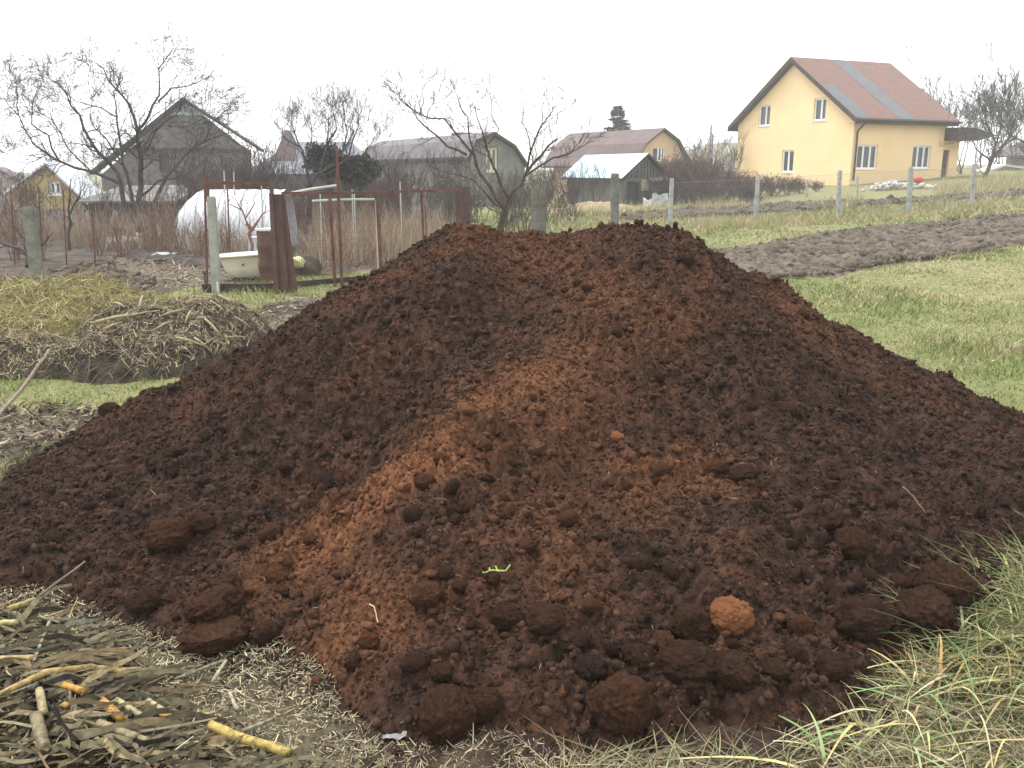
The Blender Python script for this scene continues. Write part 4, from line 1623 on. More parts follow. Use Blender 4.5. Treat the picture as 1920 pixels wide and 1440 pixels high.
def buildings():
    mats_common()
    yellow_house()
    slate = pmat('weathered_slate', (.085, .076, .074), (.14, .125, .12), 1.5, .85, .3, 20)
    brick = pmat('grey_silicate_brick', (.115, .10, .092), (.175, .155, .142), 2.5, .9, .4, 20)
    brownr = pmat('brown_sheet_roof', (.085, .055, .052), (.13, .085, .08), 1.5, .6)
    dk = pmat('dark_trim', (.06, .05, .045))
    # big grey gable house on the left
    h = generic('grey_brick_house', 'big grey brick house with steep gable behind the large bare tree', 200, 420, 50, 82, -8, 478, 120, 335,
                [(172, 322), (345, 184), (492, 280)], brick, slate, gwin=[(300, 316, 288, 322), (228, 246, 350, 375), (400, 418, 320, 350)], fasc=dk, base=-1, frame=dk, ov=.5)
    # glazed triangle under the gable top and the ledge
    a0 = h.hit(322, 216, 'g')
    a1 = h.hit(386, 216, 'g')
    ap = h.hit(347, 193, 'g')
    mb = MB()
    P = h.face('g')
    mb.add([P(a0[0], .03, a0[1]), P(a1[0], .03, a1[1]), P(ap[0], .03, ap[1]), P(a0[0], -.03, a0[1]), P(a1[0], -.03, a1[1]), P(ap[0], -.03, ap[1])],
           [(0, 1, 2), (0, 3, 4, 1), (1, 4, 5, 2), (2, 5, 3, 0)])
    mb.build('gable_window', pmat('sky_blue_sheet', (.33, .37, .42), (.40, .44, .48), 2, .3), h.root)
    mb = MB()
    z = h.hit(300, 282, 'g')[1]
    h.obox(mb, P, .5, h.W - .3, .004, .3, z, z + .12)
    mb.build('ledge', dk, h.root)
    # small yellow cottage
    h = generic('yellow_cottage', 'small ochre cottage with pale tin roof at the far left', 25, 430, 40, 88, 5, 166, 60, 352,
                [(16, 360), (88, 304), (172, 388)], pmat('ochre_render', (.36, .27, .12), (.46, .35, .17), 1.2, .9), pmat('pale_tin', (.50, .54, .58), (.62, .65, .68), 2, .4),
                gwin=[(88, 106, 340, 366), (92, 108, 392, 412)], base=-.4, th=.1, ov=.35)
    # far-left building
    generic('brown_roofed_house', 'dull brown roofed house cut by the left edge of the photo', 44, 400, 62, -70, 20, -60, 52, 342,
            [(50, 340), (-5, 313), (-70, 342)], pmat('mauve_render', (.26, .19, .17), (.32, .24, .21), 1, .9), pmat('mauve_roof', (.12, .10, .10), (.17, .14, .14), 1, .8), base=-1)
    # house with blue-grey hipped roof
    C = at(478, 400, 60)
    r = empty('hip_roofed_house', C, 'house with blue grey hipped roof behind the bushy bare tree', 'house')
    Wd = at(694, 400, 60)[0] - C[0]
    ze = at(480, 326, 60)[2] - C[2]
    zr = at(480, 262, 60)[2] - C[2]
    mb = MB()
    mb.box(0, 0, -1, Wd, 9, ze)
    mb.build('wall', pmat('dark_render', (.10, .085, .08), (.16, .14, .13), 2), r)
    mb = MB()
    e = [(-.4, -.4, ze), (Wd + .4, -.4, ze), (Wd + .4, 9.4, ze), (-.4, 9.4, ze)]
    k = [(Wd * .22, 4.5, zr), (Wd * .75, 4.5, zr)]
    mb.add(e + k, [(0, 1, 5, 4), (1, 2, 5), (2, 3, 4, 5), (3, 0, 4), (3, 2, 1, 0)])
    rf = mb.build('roof', pmat('blue_grey_roof', (.11, .125, .15), (.17, .185, .21), 1.5, .5), r)
    xa, xb = at(492, 280, 60)[0] - C[0], at(548, 280, 60)[0] - C[0]
    za = at(515, 240, 60)[2] - C[2]
    mb = MB()
    mb.add([(xa, 1.2, ze + .3), (xb, 1.2, ze + .3), ((xa + xb) / 2, 2.4, za), (xa, 5, ze + .3), (xb, 5, ze + .3), ((xa + xb) / 2, 3.9, za)],
           [(0, 1, 2), (1, 4, 5, 2), (4, 3, 5), (3, 0, 2, 5)])
    mb.build('dormer', pmat('red_brown_roof', (.095, .065, .068), (.13, .09, .092), 1), rf)
    # long barn with gambrel roof
    h = generic('gambrel_barn', 'long grey barn with gambrel roof behind the pruned tree', 884, 412, 44, 62, -28, 984, 690, 290,
                [(872, 294), (888, 262), (923, 247), (962, 272), (986, 308)], pmat('grey_plaster', (.15, .148, .13), (.22, .215, .19), 1.5, .9), pmat('lilac_grey_roof', (.10, .09, .095), (.15, .135, .14), 1.5, .7),
                gwin=[(912, 933, 277, 322)], lwin=[(720, 735, 330, 352), (770, 785, 330, 352), (820, 835, 335, 358)], cat='barn', base=-1,
                frame=pmat('cream_frame', (.62, .58, .42)), inner=pmat('painted_warm_light', (.60, .42, .16), (.72, .58, .30), 1.5), fasc=dk)  # warm window light painted as the yellow of the backing sheets
    mb = MB()
    h.obox(mb, lambda a, o, z: h.P(a, o, z), h.W * .35, h.W * .62, 3.6, 4.6, h.hit(923, 250, 'g')[1] - .4, h.hit(923, 243, 'g')[1])
    mb.build('roof_hatch', slate, h.root)
    # second gambrel house, brown roof, peach gable
    generic('peach_gabled_house', 'house with brown gambrel roof and peach gable left of the yellow house', 1196, 400, 64, 58, -32, 1288, 1036, 302,
            [(1184, 310), (1206, 268), (1240, 240), (1268, 262), (1294, 312)], pmat('peach_render', (.56, .42, .26), (.62, .47, .30), 1, .9), brownr,
            gwin=[(1223, 1248, 276, 303)], base=-1.5, fasc=dk, mull=(.5, .75), ov=.4)
    # tin roofed shed
    h = generic('tin_roofed_shed', 'open wooden shed with pale blue tin roof in front of the brown gambrel house', 1168, 392, 42, 66, -24, 1248, 1064, 336,
                [(1160, 334), (1210, 287), (1258, 334)], pmat('grey_boards', (.105, .10, .09), (.17, .16, .14), 3, .9, .3, 20), pmat('pale_blue_tin', (.36, .50, .56), (.48, .61, .66), 2, .35),
                gwin=[(1174, 1200, 340, 386)], cat='shed', base=-.6, th=.1, frame=dk, fasc=dk, mull=())  # the gable window is the dark opening, its shade painted on the backing
    mb = MB()
    P = h.face('g')
    a0, z1 = h.hit(1203, 337, 'g')
    a1, z0 = h.hit(1234, 357, 'g')
    h.obox(mb, P, a0, a1, .004, .06, z0, z1)
    mb.build('cream_panel', pmat('cream_board', (.42, .40, .28), (.50, .48, .34), 2), h.root)
    n = 14
    for i in range(n):
        a = h.W * (i + .5) / n
        zt = float(np.interp(a, [0, h.W / 2, h.W], [h.hit(1168, 336, 'g')[1], h.hit(1210, 292, 'g')[1], h.hit(1168, 336, 'g')[1]])) - .15
        zb_ = h.hit(1168, 334, 'g')[1]
        if zt > zb_:
            mb = MB()
            h.obox(mb, P, a - .02, a + .02, .003, .03, zb_, zt)
            mb.build('batten', dk, h.root)
    # distant flats
    C = at(1288, 345, 150)
    r = empty('apartment_block', C, 'distant ochre apartment block seen left of the yellow house', 'building')
    W1 = at(1345, 300, 150)[0] - C[0]
    W2 = at(1400, 300, 150)[0] - C[0]
    h1 = at(1300, 280, 150)[2] - C[2]
    h2 = at(1300, 268, 150)[2] - C[2]
    mb = MB()
    mb.box(0, 0, -6, W1, 12, h1)
    mb.box(W1 + .01, -1, -6, W2 + 12, 12, h2)
    mb.build('wall', pmat('ochre_block', (.38, .33, .22), (.46, .40, .28), .5), r)
    for j in range(3):
        for i in range(5):
            x = 1.0 + i * 2.2
            z = h2 - 1.7 - j * 2.3
            mb = MB()
            y0 = -.05 if x < W1 else -1.05
            mb.box(x, y0, z, x + 1.2, y0 + .03, z + 1.1)
            mb.build('window', pmat('pale_window', (.5, .52, .52), (.62, .63, .62), .3), r)
    # aerial masts on the block
    for px_ in (1332, 1336):
        p = at(px_, 272, 150)
        top = at(px_, 234 if px_ == 1332 else 252, 150)
        mb = MB()
        mb.tube([(0, 0, -1), (0, 0, top[2] - p[2])], .14, 5)
        mb.bar((-.6, 0, (top[2] - p[2]) * .8), (.6, 0, (top[2] - p[2]) * .8), .1)
        o = mb.build('aerial_mast', dk, loc=p)
        tag(o, 'taller thin aerial mast above the apartment block' if px_ == 1332 else 'shorter thin aerial mast above the apartment block', 'mast')
    # houses far right behind the trees
    generic('pink_walled_house', 'pinkish house behind the bare trees at the right edge', 1990, 350, 85, 80, -15, 2200, 1880, 285,
            [(1975, 290), (2080, 235), (2210, 290)], pmat('pink_render', (.36, .25, .22), (.42, .30, .27), 1), brownr, base=-2, ov=.5)
    generic('low_outbuilding', 'low outbuilding with pale roof among the bare trees at the right edge', 1850, 352, 66, 78, -12, 1960, 1835, 322,
            [(1842, 322), (1880, 308), (1975, 320)], pmat('grey_green_wall', (.16, .19, .17), (.22, .25, .22), 1), pmat('pale_roofing', (.5, .5, .5), (.6, .6, .6), 1), cat='outbuilding', base=-1.5)


# ------------------------------------------------------------------ trees
def grow(out, p, d, L, r, lev, up=.10, wig=.22, kids=(4, 6), ratio=(.4, .7), n=5, ang=(.5, 1.0)):
    d = d.normalized()
    pts = [p.copy()]
    rad = [r]
    q = p.copy()
    for i in range(1, n):
        d = (d + Vector((random.gauss(0, wig), random.gauss(0, wig), random.gauss(0, wig) + up))).normalized()
        q = q + d * (L / (n - 1))
        pts.append(q.copy())
        rad.append(r * (1 - .68 * i / (n - 1)))
    out.append((pts, rad))
    if lev > 0:
        for _ in range(random.randint(*kids)):
            t = random.uniform(.25, 1) * (n - 1)
            i = min(int(t), n - 2)
            b = pts[i].lerp(pts[i + 1], t - i)
            dd = (pts[i + 1] - pts[i]).normalized()
            ax = Vector((random.gauss(0, 1), random.gauss(0, 1), random.gauss(0, 1)))
            ax = (ax - dd * ax.dot(dd)).normalized()
            a = random.uniform(*ang)
            nd = dd * math.cos(a) + ax * math.sin(a)
            grow(out, b, nd, L * random.uniform(*ratio), max(r * (1 - .6 * t / n) * .55, .0035), lev - 1, up, wig, kids, ratio, max(4, n - 1), ang)


def tubes_mesh(name, polys, sides=3, off=None, minr=0.0):
    Vs, Qs = [], []
    n0 = 0
    bylen = {}
    for pts, rad in polys:
        bylen.setdefault(len(pts), []).append((pts, rad))
    for k, lst in bylen.items():
        P = np.array([[tuple(v) for v in p] for p, _ in lst])
        R = np.maximum(np.array([r for _, r in lst]), minr)
        N = len(lst)
        T = np.empty_like(P)
        T[:, 1:-1] = P[:, 2:] - P[:, :-2]
        T[:, 0] = P[:, 1] - P[:, 0]
        T[:, -1] = P[:, -1] - P[:, -2]
        T /= np.linalg.norm(T, axis=2, keepdims=True) + 1e-9
        m = T.mean(1)
        ref = np.where(np.abs(m[:, 2:3]) < .8, np.array([[0, 0, 1.]]), np.array([[1., 0, 0]]))[:, None, :]
        S = np.cross(T, ref)
        S /= np.linalg.norm(S, axis=2, keepdims=True) + 1e-9
        U = np.cross(T, S)
        V = np.zeros((N, k, sides, 3))
        for j in range(sides):
            a = 2 * math.pi * j / sides
            V[:, :, j] = P + (S * math.cos(a) + U * math.sin(a)) * R[..., None]
        base = (np.arange(N) * k * sides)[:, None, None] + (np.arange(k - 1) * sides)[None, :, None]
        j = np.arange(sides)[None, None, :]
        jn = (j + 1) % sides
        Q = np.stack([base + j, base + jn, base + sides + jn, base + sides + j], -1).reshape(-1, 4)
        Vs.append(V.reshape(-1, 3))
        Qs.append(Q + n0)
        n0 += V.size // 3
    V = np.concatenate(Vs)
    if off is not None:
        V = V - np.array(off)
    return mesh_np(name, V, quads=np.concatenate(Qs), smooth=True)


def hero_tree(name, label, base, Y, limbs, bark, lev=2, twigL=.7, density=3.2, tr=.2, kids=(3, 5), up=.08, twr=.008, group=None, dy=.8, thin=.62):
    """limbs: list of ([(px,py)...], r0, r1)"""
    B = Vector(base)
    root = empty(name, B, label, 'tree', group)
    main, tw = [], []
    for pts, r0, r1 in limbs:
        r0, r1 = r0 * thin, max(r1 * thin, .004)
        ph = random.uniform(-1, 1)
        W = []
        for i, (px, py) in enumerate(pts):
            W.append(Vector(at(px, py, Y + ph * dy * i / max(1, len(pts) - 1) * 1.2)))
        # smooth subdivide with jitter
        P = []
        for i in range(len(W) - 1):
            seg = (W[i + 1] - W[i]).length
            m = max(2, int(seg / .25))
            for j in range(m):
                P.append(W[i].lerp(W[i + 1], j / m) + Vector((random.gauss(0, .02), random.gauss(0, .03), random.gauss(0, .02))) * (0 if i + j == 0 else 1))
        P.append(W[-1])
        R = [r0 + (r1 - r0) * i / (len(P) - 1) for i in range(len(P))]
        main.append((P, R))
        Lt = sum((P[i + 1] - P[i]).length for i in range(len(P) - 1))
        for _ in range(int(Lt * density)):
            t = random.uniform(.22, 1) ** .8 * (len(P) - 1)
            i = min(int(t), len(P) - 2)
            b = P[i].lerp(P[i + 1], t - i)
            dd = (P[i + 1] - P[i]).normalized()
            ax = Vector((random.gauss(0, 1), random.gauss(0, 1), random.gauss(0, 1)))
            ax = (ax - dd * ax.dot(dd)).normalized()
            a = random.uniform(.4, 1.1)
            nd = dd * math.cos(a) + ax * math.sin(a)
            grow(tw, b, nd, twigL * random.uniform(.5, 1.2), min(R[i] * .5, twr * 2.0), lev, up, .25, kids)
    link('trunk', tubes_mesh('trunk', main, 7, B), bark, root)
    link('crown', tubes_mesh('crown', tw, 3, B, twr * .45), bark, root)
    return root


def copy_tree(root, loc, scale, rz, label, group=None):
    c = root.copy()
    COL.objects.link(c)
    c.location = tuple(loc)
    c.scale = scale if hasattr(scale, '__len__') else (scale,) * 3
    c.rotation_euler = (0, 0, rz)
    c['label'] = label
    if group:
        c['group'] = group
    for ch in root.children:
        k = ch.copy()
        COL.objects.link(k)
        k.parent = c
    return c


def proto_shrub(name, label, cat, h, stems, bark, lev=2, spread=.5, twr=.006, loc=(0, 0, 0), group=None, up=.12, kids=(3, 5), single=False, part=('stem', 'crown'), L0=.6):
    root = empty(name, loc, label, cat, group)
    main, tw = [], []
    for i in range(stems):
        a = random.uniform(0, 6.28)
        p = Vector((math.cos(a), math.sin(a), 0)) * random.uniform(0, .12 * h * (0 if single else 1))
        d = Vector((math.cos(a) * random.uniform(0, spread), math.sin(a) * random.uniform(0, spread), 1))
        o = []
        grow(o, p, d, h * random.uniform(.5, .85), (.014 if not single else .05) * h / 2, lev, up, .16, kids, (.35, .65), 6, (.3, .8))
        main.append(o[0])
        tw += o[1:]
    if single:
        main.append(([Vector((0, 0, -.1)), Vector((0, 0, h * .03)), Vector((.02, 0, h * .06))], [.05 * h / 2 * 1.6, .05 * h / 2 * 1.3, .05 * h / 2]))
    link(part[0], tubes_mesh(part[0], main, 5), bark, root)
    link(part[1], tubes_mesh(part[1], tw, 3, None, twr), bark, root)
    return root


def trees():
    bark = pmat('dark_bark', (.042, .037, .034), (.098, .088, .078), 6, .95, .4, 30)
    barkb = pmat('brown_bark', (.052, .038, .032), (.11, .082, .070), 6, .95, .4, 30)
    mauve = pmat('mauve_twigs', (.075, .048, .044), (.135, .09, .08), 4, .95)
    greyt = pmat('grey_twigs', (.05, .043, .040), (.10, .088, .08), 4, .95)
    # large old tree on the left
    Y = 21
    base = gp(262, 462)
    base = at(262, 405, Y)
    base[2] = 0
    LB = [
        ([(262, 430), (262, 405), (262, 380)], .24, .2),
        ([(262, 395), (264, 330), (262, 280), (258, 245)], .15, .08),
        ([(258, 245), (245, 195), (215, 165), (190, 130), (165, 110)], .08, .015),
        ([(258, 245), (280, 215), (297, 180), (300, 130), (325, 90)], .08, .015),
        ([(297, 190), (320, 165), (350, 160), (380, 150)], .05, .012),
        ([(262, 300), (290, 250), (330, 215), (345, 180)], .06, .012),
        ([(236, 400), (228, 345), (200, 300), (172, 270), (150, 215), (125, 180), (105, 145)], .13, .012),
        ([(250, 385), (240, 330), (225, 280), (220, 220), (212, 170)], .09, .02),
        ([(225, 300), (200, 262), (175, 240), (168, 215)], .05, .015),
        ([(228, 345), (170, 320), (110, 300), (60, 270), (35, 215), (5, 180)], .08, .012),
        ([(110, 300), (90, 255), (60, 235), (62, 190), (75, 160)], .05, .012),
        ([(35, 215), (30, 170), (30, 140)], .03, .008),
        ([(170, 320), (130, 280), (95, 225), (70, 210)], .04, .01),
        ([(285, 395), (310, 330), (350, 290), (385, 265), (400, 230), (440, 195)], .11, .012),
        ([(385, 265), (420, 250), (450, 245)], .04, .01),
        ([(262, 370), (300, 340), (345, 330), (385, 300)], .07, .012),
        ([(60, 290), (80, 300), (50, 305), (15, 300)], .03, .008),
        ([(220, 220), (190, 200), (140, 190), (100, 150)], .04, .01),
        ([(262, 280), (300, 235), (350, 240), (405, 205)], .04, .01),
    ]
    hero_tree('old_fruit_tree', 'large spreading bare tree with many crooked limbs on the left', base, Y, LB, bark, lev=2, twigL=.8, density=6.5, twr=.0085, kids=(3, 5), up=.05, dy=1.3, thin=.47)
    # pruned tree behind the heap
    Y = 14.5
    base = at(936, 430, Y)
    base[2] = 0
    LB = [
        ([(935, 470), (938, 425), (948, 395)], .13, .105),
        ([(948, 395), (962, 360), (985, 330), (1015, 290), (1045, 260)], .085, .03),
        ([(955, 372), (930, 325), (915, 295), (905, 245), (890, 200)], .06, .012),
        ([(948, 395), (915, 350), (895, 310), (875, 275), (830, 225), (790, 215), (747, 178)], .07, .01),
        ([(895, 310), (880, 260), (878, 220), (865, 195), (845, 150)], .035, .008),
        ([(875, 290), (840, 270), (800, 240), (770, 205), (742, 175)], .05, .008),
        ([(787, 215), (795, 170), (797, 150)], .02, .005),
        ([(800, 225), (810, 190), (812, 180)], .015, .005),
        ([(915, 270), (935, 245), (920, 190), (912, 165)], .025, .006),
        ([(985, 330), (995, 290), (1015, 240), (1035, 210), (1035, 180)], .045, .008),
        ([(985, 330), (1020, 305), (1060, 290), (1090, 275), (1110, 255)], .045, .008),
        ([(1015, 240), (1018, 200), (1020, 185)], .02, .006),
        ([(995, 290), (985, 245), (980, 215)], .025, .006),
        ([(945, 390), (920, 375), (890, 340), (850, 325), (805, 310)], .035, .006),
        ([(940, 400), (900, 380), (885, 395)], .025, .006),
    ]
    hero_tree('pruned_fruit_tree', 'bare pruned fruit tree with a leaning trunk just behind the heap top', base, Y, LB, barkb, lev=2, twigL=.5, density=7.5, twr=.0040, kids=(2, 4), up=.2, dy=.6, thin=.46)
    # bushy bare tree
    Y = 26
    base = at(582, 400, Y)
    base[2] = 0
    LB = [([(580, 420), (582, 385), (580, 350)], .16, .13),
          ([(580, 350), (572, 300), (560, 270), (545, 225)], .09, .015), ([(580, 350), (600, 320), (612, 280), (615, 220)], .09, .015),
          ([(600, 325), (640, 290), (650, 250), (643, 200)], .07, .012), ([(610, 320), (650, 300), (670, 240), (672, 225)], .06, .012),
          ([(572, 300), (585, 260), (580, 215)], .05, .01), ([(600, 330), (660, 310), (690, 280), (707, 250)], .06, .012),
          ([(562, 275), (530, 255), (528, 235)], .04, .01), ([(612, 280), (630, 240), (625, 210)], .05, .01)]
    hero_tree('bushy_bare_tree', 'bare tree with dense upright twigs in front of the hipped roof', base, Y, LB, bark, lev=2, twigL=.8, density=8, twr=.008, kids=(3, 5), up=.25, thin=.6)
    # evergreen ivy mass under the bushy tree
    Yi = 26.5
    for (cx, cy, rx, rz_, lab) in ((670, 318, 48, 30, 'dark evergreen mass of ivy on the right of the bushy bare tree'), (610, 300, 40, 32, 'dark ivy clump growing up the trunk of the bushy bare tree')):
        c = at(cx, cy, Yi)
        k = Yi / FPX
        n_ = 2600
        v = rng.normal(size=(n_, 3))
        v /= np.linalg.norm(v, axis=1, keepdims=True)
        rr = rng.uniform(.1, 1.0, n_) ** .6 * (1 + .3 * fbm(v[:, 0] * 2 + v[:, 1], v[:, 2] * 2, 1.5, 3, 77))
        P_ = v * rr[:, None] * np.array([rx * k, rx * k * .7, rz_ * k])
        V, Q, ids = strands(P_, rng.normal(0, 1, (n_, 3)) + np.array([0, 0, .2]), rng.uniform(.06, .16, n_), rng.uniform(.05, .09, n_), rng.normal(0, .2, (n_, 3)), k=2)
        cc = palette(n_, [(.04, .046, .034), (.06, .062, .046), (.034, .036, .03), (.07, .06, .05)], .2)
        r_ = empty('ivy_bush', (c[0], Yi, 0), lab, 'bush')
        link('foliage', mesh_np('foliage', V + np.array([0, 0, c[2]]), quads=Q, col=cc[ids]), pmat('needles', (1, 1, 1), attr=True, rough=.8), r_)
        mb = MB()
        mb.tube([(0, 0, 0), (.1, 0, c[2] * .6), (0, 0, c[2])], [.09, .07, .04], 6)
        mb.build('stem', bark, r_)
    # right-hand trees
    Y = 46
    base = at(1858, 350, Y)
    base[2] = float(gz(base[0], Y))
    LB = [([(1845, 360), (1848, 330), (1858, 300)], .2, .15), ([(1858, 300), (1868, 270), (1850, 230), (1845, 190)], .10, .02), ([(1858, 300), (1890, 260), (1905, 220), (1890, 175)], .1, .02),
          ([(1858, 300), (1830, 280), (1815, 250)], .08, .02), ([(1880, 275), (1900, 260), (1925, 230)], .07, .02), ([(1868, 270), (1880, 230), (1876, 205)], .06, .015)]
    ra = hero_tree('gnarled_bare_tree', 'gnarled bare tree with curved limbs right of the yellow house', base, Y, LB, greyt, lev=2, twigL=1.3, density=5.0, twr=.015, kids=(3, 5), up=.15)
    base2 = at(1925, 360, Y + 2)
    base2[2] = float(gz(base2[0], Y + 2)) - .2
    copy_tree(ra, base2, (1.15, 1, 1.15), 2.3, 'tallest bare tree cut by the right edge')
    LB = [([(1800, 352), (1802, 325)], .12, .1), ([(1802, 325), (1790, 260), (1780, 200)], .07, .015), ([(1802, 325), (1815, 270), (1820, 225)], .07, .015), ([(1790, 260), (1765, 225), (1762, 195)], .05, .012)]
    base = at(1800, 350, 60)
    base[2] = float(gz(base[0], 60)) + .1
    hero_tree('slim_bare_tree', 'slim pale bare tree behind the porch of the yellow house', base, 60, LB, greyt, lev=2, twigL=1.3, density=3.5, twr=.014, kids=(2, 4), up=.3)
    # small tree inside the gate frame, in front of the greenhouse
    LB = [([(472, 475), (470, 440), (462, 420)], .05, .04), ([(468, 430), (455, 395), (440, 370)], .03, .008), ([(470, 435), (490, 405), (497, 380)], .03, .008), ([(455, 395), (430, 385), (425, 360)], .02, .006), ([(460, 410), (475, 380), (480, 360)], .02, .006)]
    base = at(472, 478, 14.5)
    base[2] = 0
    hero_tree('young_fruit_tree', 'young reddish bare tree seen through the gate opening', base, 14.5, LB, pmat('reddish_twigs', (.14, .07, .055), (.22, .12, .095), 6), lev=1, twigL=.35, density=6, twr=.005, kids=(2, 4), dy=.2)
    # small gnarled tree beside the left concrete post
    LB = [([(130, 470), (132, 415)], .05, .04), ([(132, 415), (128, 365), (133, 335)], .035, .01), ([(132, 400), (150, 365), (152, 350)], .03, .008)]
    base = at(130, 480, 16)
    base[2] = 0
    hero_tree('small_dark_tree', 'small dark bare tree in front of the ochre cottage', base, 16, LB, bark, lev=1, twigL=.4, density=6, twr=.006, kids=(2, 4), dy=.2)
    LB = [([(52, 500), (52, 478)], .07, .05), ([(52, 478), (25, 460), (0, 455), (-30, 462)], .045, .012), ([(52, 478), (45, 445), (35, 425)], .035, .01), ([(54, 478), (80, 455), (100, 435)], .035, .01)]
    base = at(52, 500, 14)
    base[2] = 0
    hero_tree('low_vine_tree', 'low gnarled dark bush with sideways limbs behind the left concrete post', base, 14, LB, bark, lev=2, twigL=.45, density=5, twr=.005, kids=(2, 4), dy=.2)
    # spruce
    spruce(at(1155, 330, 78))
    # bare shrubs
    g = 'bare shrubs in the garden thicket'
    p1 = proto_shrub('bare_shrub', '', 'shrub', 2.6, 9, mauve, 2, .55, .008, group=g)
    p2 = proto_shrub('bare_shrub', '', 'shrub', 2.6, 8, greyt, 2, .5, .008, group=g)
    p3 = proto_shrub('bare_shrub', '', 'shrub', 2.6, 10, barkb, 2, .35, .008, group=g, up=.25)
    spots = [(410, 400, 30, 1.3), (445, 400, 32, 1.5), (490, 398, 30, 1.4), (520, 400, 33, 1.3), (555, 400, 28, 1.0), (640, 398, 30, 1.3), (680, 400, 30, 1.2), (715, 398, 34, 1.35), (750, 400, 30, 1.15),
             (780, 400, 33, 1.2), (810, 402, 28, 1.0), (845, 400, 34, 1.1), (1050, 400, 36, 1.25), (1085, 398, 38, 1.2), (1020, 402, 34, .95), (975, 405, 32, .85), (330, 400, 27, 1.0), (370, 400, 28, 1.15),
             (190, 410, 27, .8), (150, 410, 30, .9), (60, 420, 26, .9), (20, 420, 24, 1.0), (100, 430, 24, .8), (1120, 396, 39, .95), (620, 400, 36, 1.5), (700, 400, 26, .85), (870, 402, 30, .75), (1300, 330, 60, 1.6), (1340, 330, 62, 1.5), (1370, 335, 60, 1.4)]
    random.seed(99)
    for _ in range(44):
        px_ = random.uniform(520, 1075)
        spots.append((px_, 400, random.uniform(23, 34), random.uniform(.6, 1.05)))
    for _ in range(14):
        spots.append((random.uniform(395, 520), 400, random.uniform(24, 32), random.uniform(.8, 1.2)))
    first = {}
    ps = [p1, p2, p3]
    for i, (px, py, YY, s_) in enumerate(spots):
        s_ = s_ * (.66 if px < 1250 else .8)
        p = at(px, py, YY)
        p[2] = float(gz(p[0], YY)) - .02
        pr = ps[i % 3]
        lab = {0: 'mauve brown bare shrub in the thicket behind the fences', 1: 'grey bare shrub in the thicket behind the fences', 2: 'dense brown upright bare shrub in the thicket behind the fences'}[i % 3]
        if px > 1250:
            lab = 'bare shrub far off below the apartment block'
        if i < 3:
            pr.location = tuple(p)
            pr.scale = (s_, s_, s_)
            pr['label'] = lab
        else:
            copy_tree(pr, p, (s_, s_, s_ * random.uniform(.9, 1.1)), random.uniform(0, 6), lab, g if px < 1250 else 'bare shrubs far off below the apartment block')
    # hedge of mauve brushwood left of the yellow house
    g = 'bushes of the brownish brushwood hedge'
    ph = proto_shrub('hedge_bush', 'brownish leafless bush of the brushwood hedge left of the yellow house', 'bush', 1.6, 26, mauve, 2, .9, .009, group=g, kids=(4, 6), up=.03)
    hs = [(1268, 388, 40, 1.25), (1300, 388, 41, 1.35), (1330, 390, 40, 1.2), (1362, 388, 42, 1.25), (1392, 386, 41, 1.2), (1420, 384, 43, 1.15), (1448, 382, 44, 1.05), (1475, 380, 45, .95), (1285, 384, 44, 1.5), (1320, 384, 45, 1.5),
          (1350, 386, 37, .95), (1500, 378, 46, .8), (1530, 378, 47, .6), (1262, 386, 46, 1.6), (1375, 384, 46, 1.3), (1405, 386, 38, .9), (1312, 388, 38, 1.0)]
    for i, (px, py, YY, s_) in enumerate(hs):
        p = at(px, py, YY)
        p[2] = float(gz(p[0], YY)) - .05
        s_ = s_ * (.85 if px < 1345 else .62)
        if i == 0:
            ph.location = tuple(p)
            ph.scale = (s_,) * 3
        else:
            copy_tree(ph, p, (s_ * 1.1, s_, s_), random.uniform(0, 6), ph['label'], g)
    # row of reddish canes on the far left
    g = 'reddish leafless canes by the ochre cottage'
    pc = proto_shrub('cane_bush', 'clump of reddish upright canes between the ochre cottage and the old tree', 'bush', 1.6, 16, pmat('red_canes', (.15, .085, .07), (.25, .16, .125), 5), 1, .25, .006, group=g, kids=(2, 4), up=.3)
    for i, (px, py, YY, s_) in enumerate([(20, 440, 17, 1.0), (75, 440, 17, .95), (180, 450, 18, .8), (225, 450, 18, .85), (290, 450, 18, .95), (330, 455, 17.5, .95), (375, 460, 17, .8), (430, 460, 18, .75), (-30, 440, 17, 1.1), (310, 450, 19, 1.2)]):
        p = at(px, py, YY)
        p[2] = 0
        s_ = s_ * .8
        if i == 0:
            pc.location = tuple(p)
            pc.scale = (s_,) * 3
        else:
            copy_tree(pc, p, s_, random.uniform(0, 6), pc['label'], g)
    # far hazy tree band behind everything
    g = 'far bare trees on the skyline'
    pf = proto_shrub('far_bare_tree', 'far bare tree on the skyline behind the houses', 'tree', 6, 7, greyt, 3, .6, .02, group=g, kids=(3, 4), part=('trunk', 'crown'))
    for i, (px, YY, s_) in enumerate([(110, 85, .8), (1025, 95, .8), (1310, 110, .85), (1840, 80, 1.25), (1880, 90, 1.4), (1915, 78, 1.3), (1780, 85, 1.4), (-40, 90, .8), (190, 90, .9), (2000, 85, 1.3)]):
        p = at(px, 330, YY)
        p[2] = float(gz(p[0], YY)) - .3
        if i == 0:
            pf.location = tuple(p)
            pf.scale = (s_,) * 3
        else:
            copy_tree(pf, p, s_, random.uniform(0, 6), pf['label'], g)


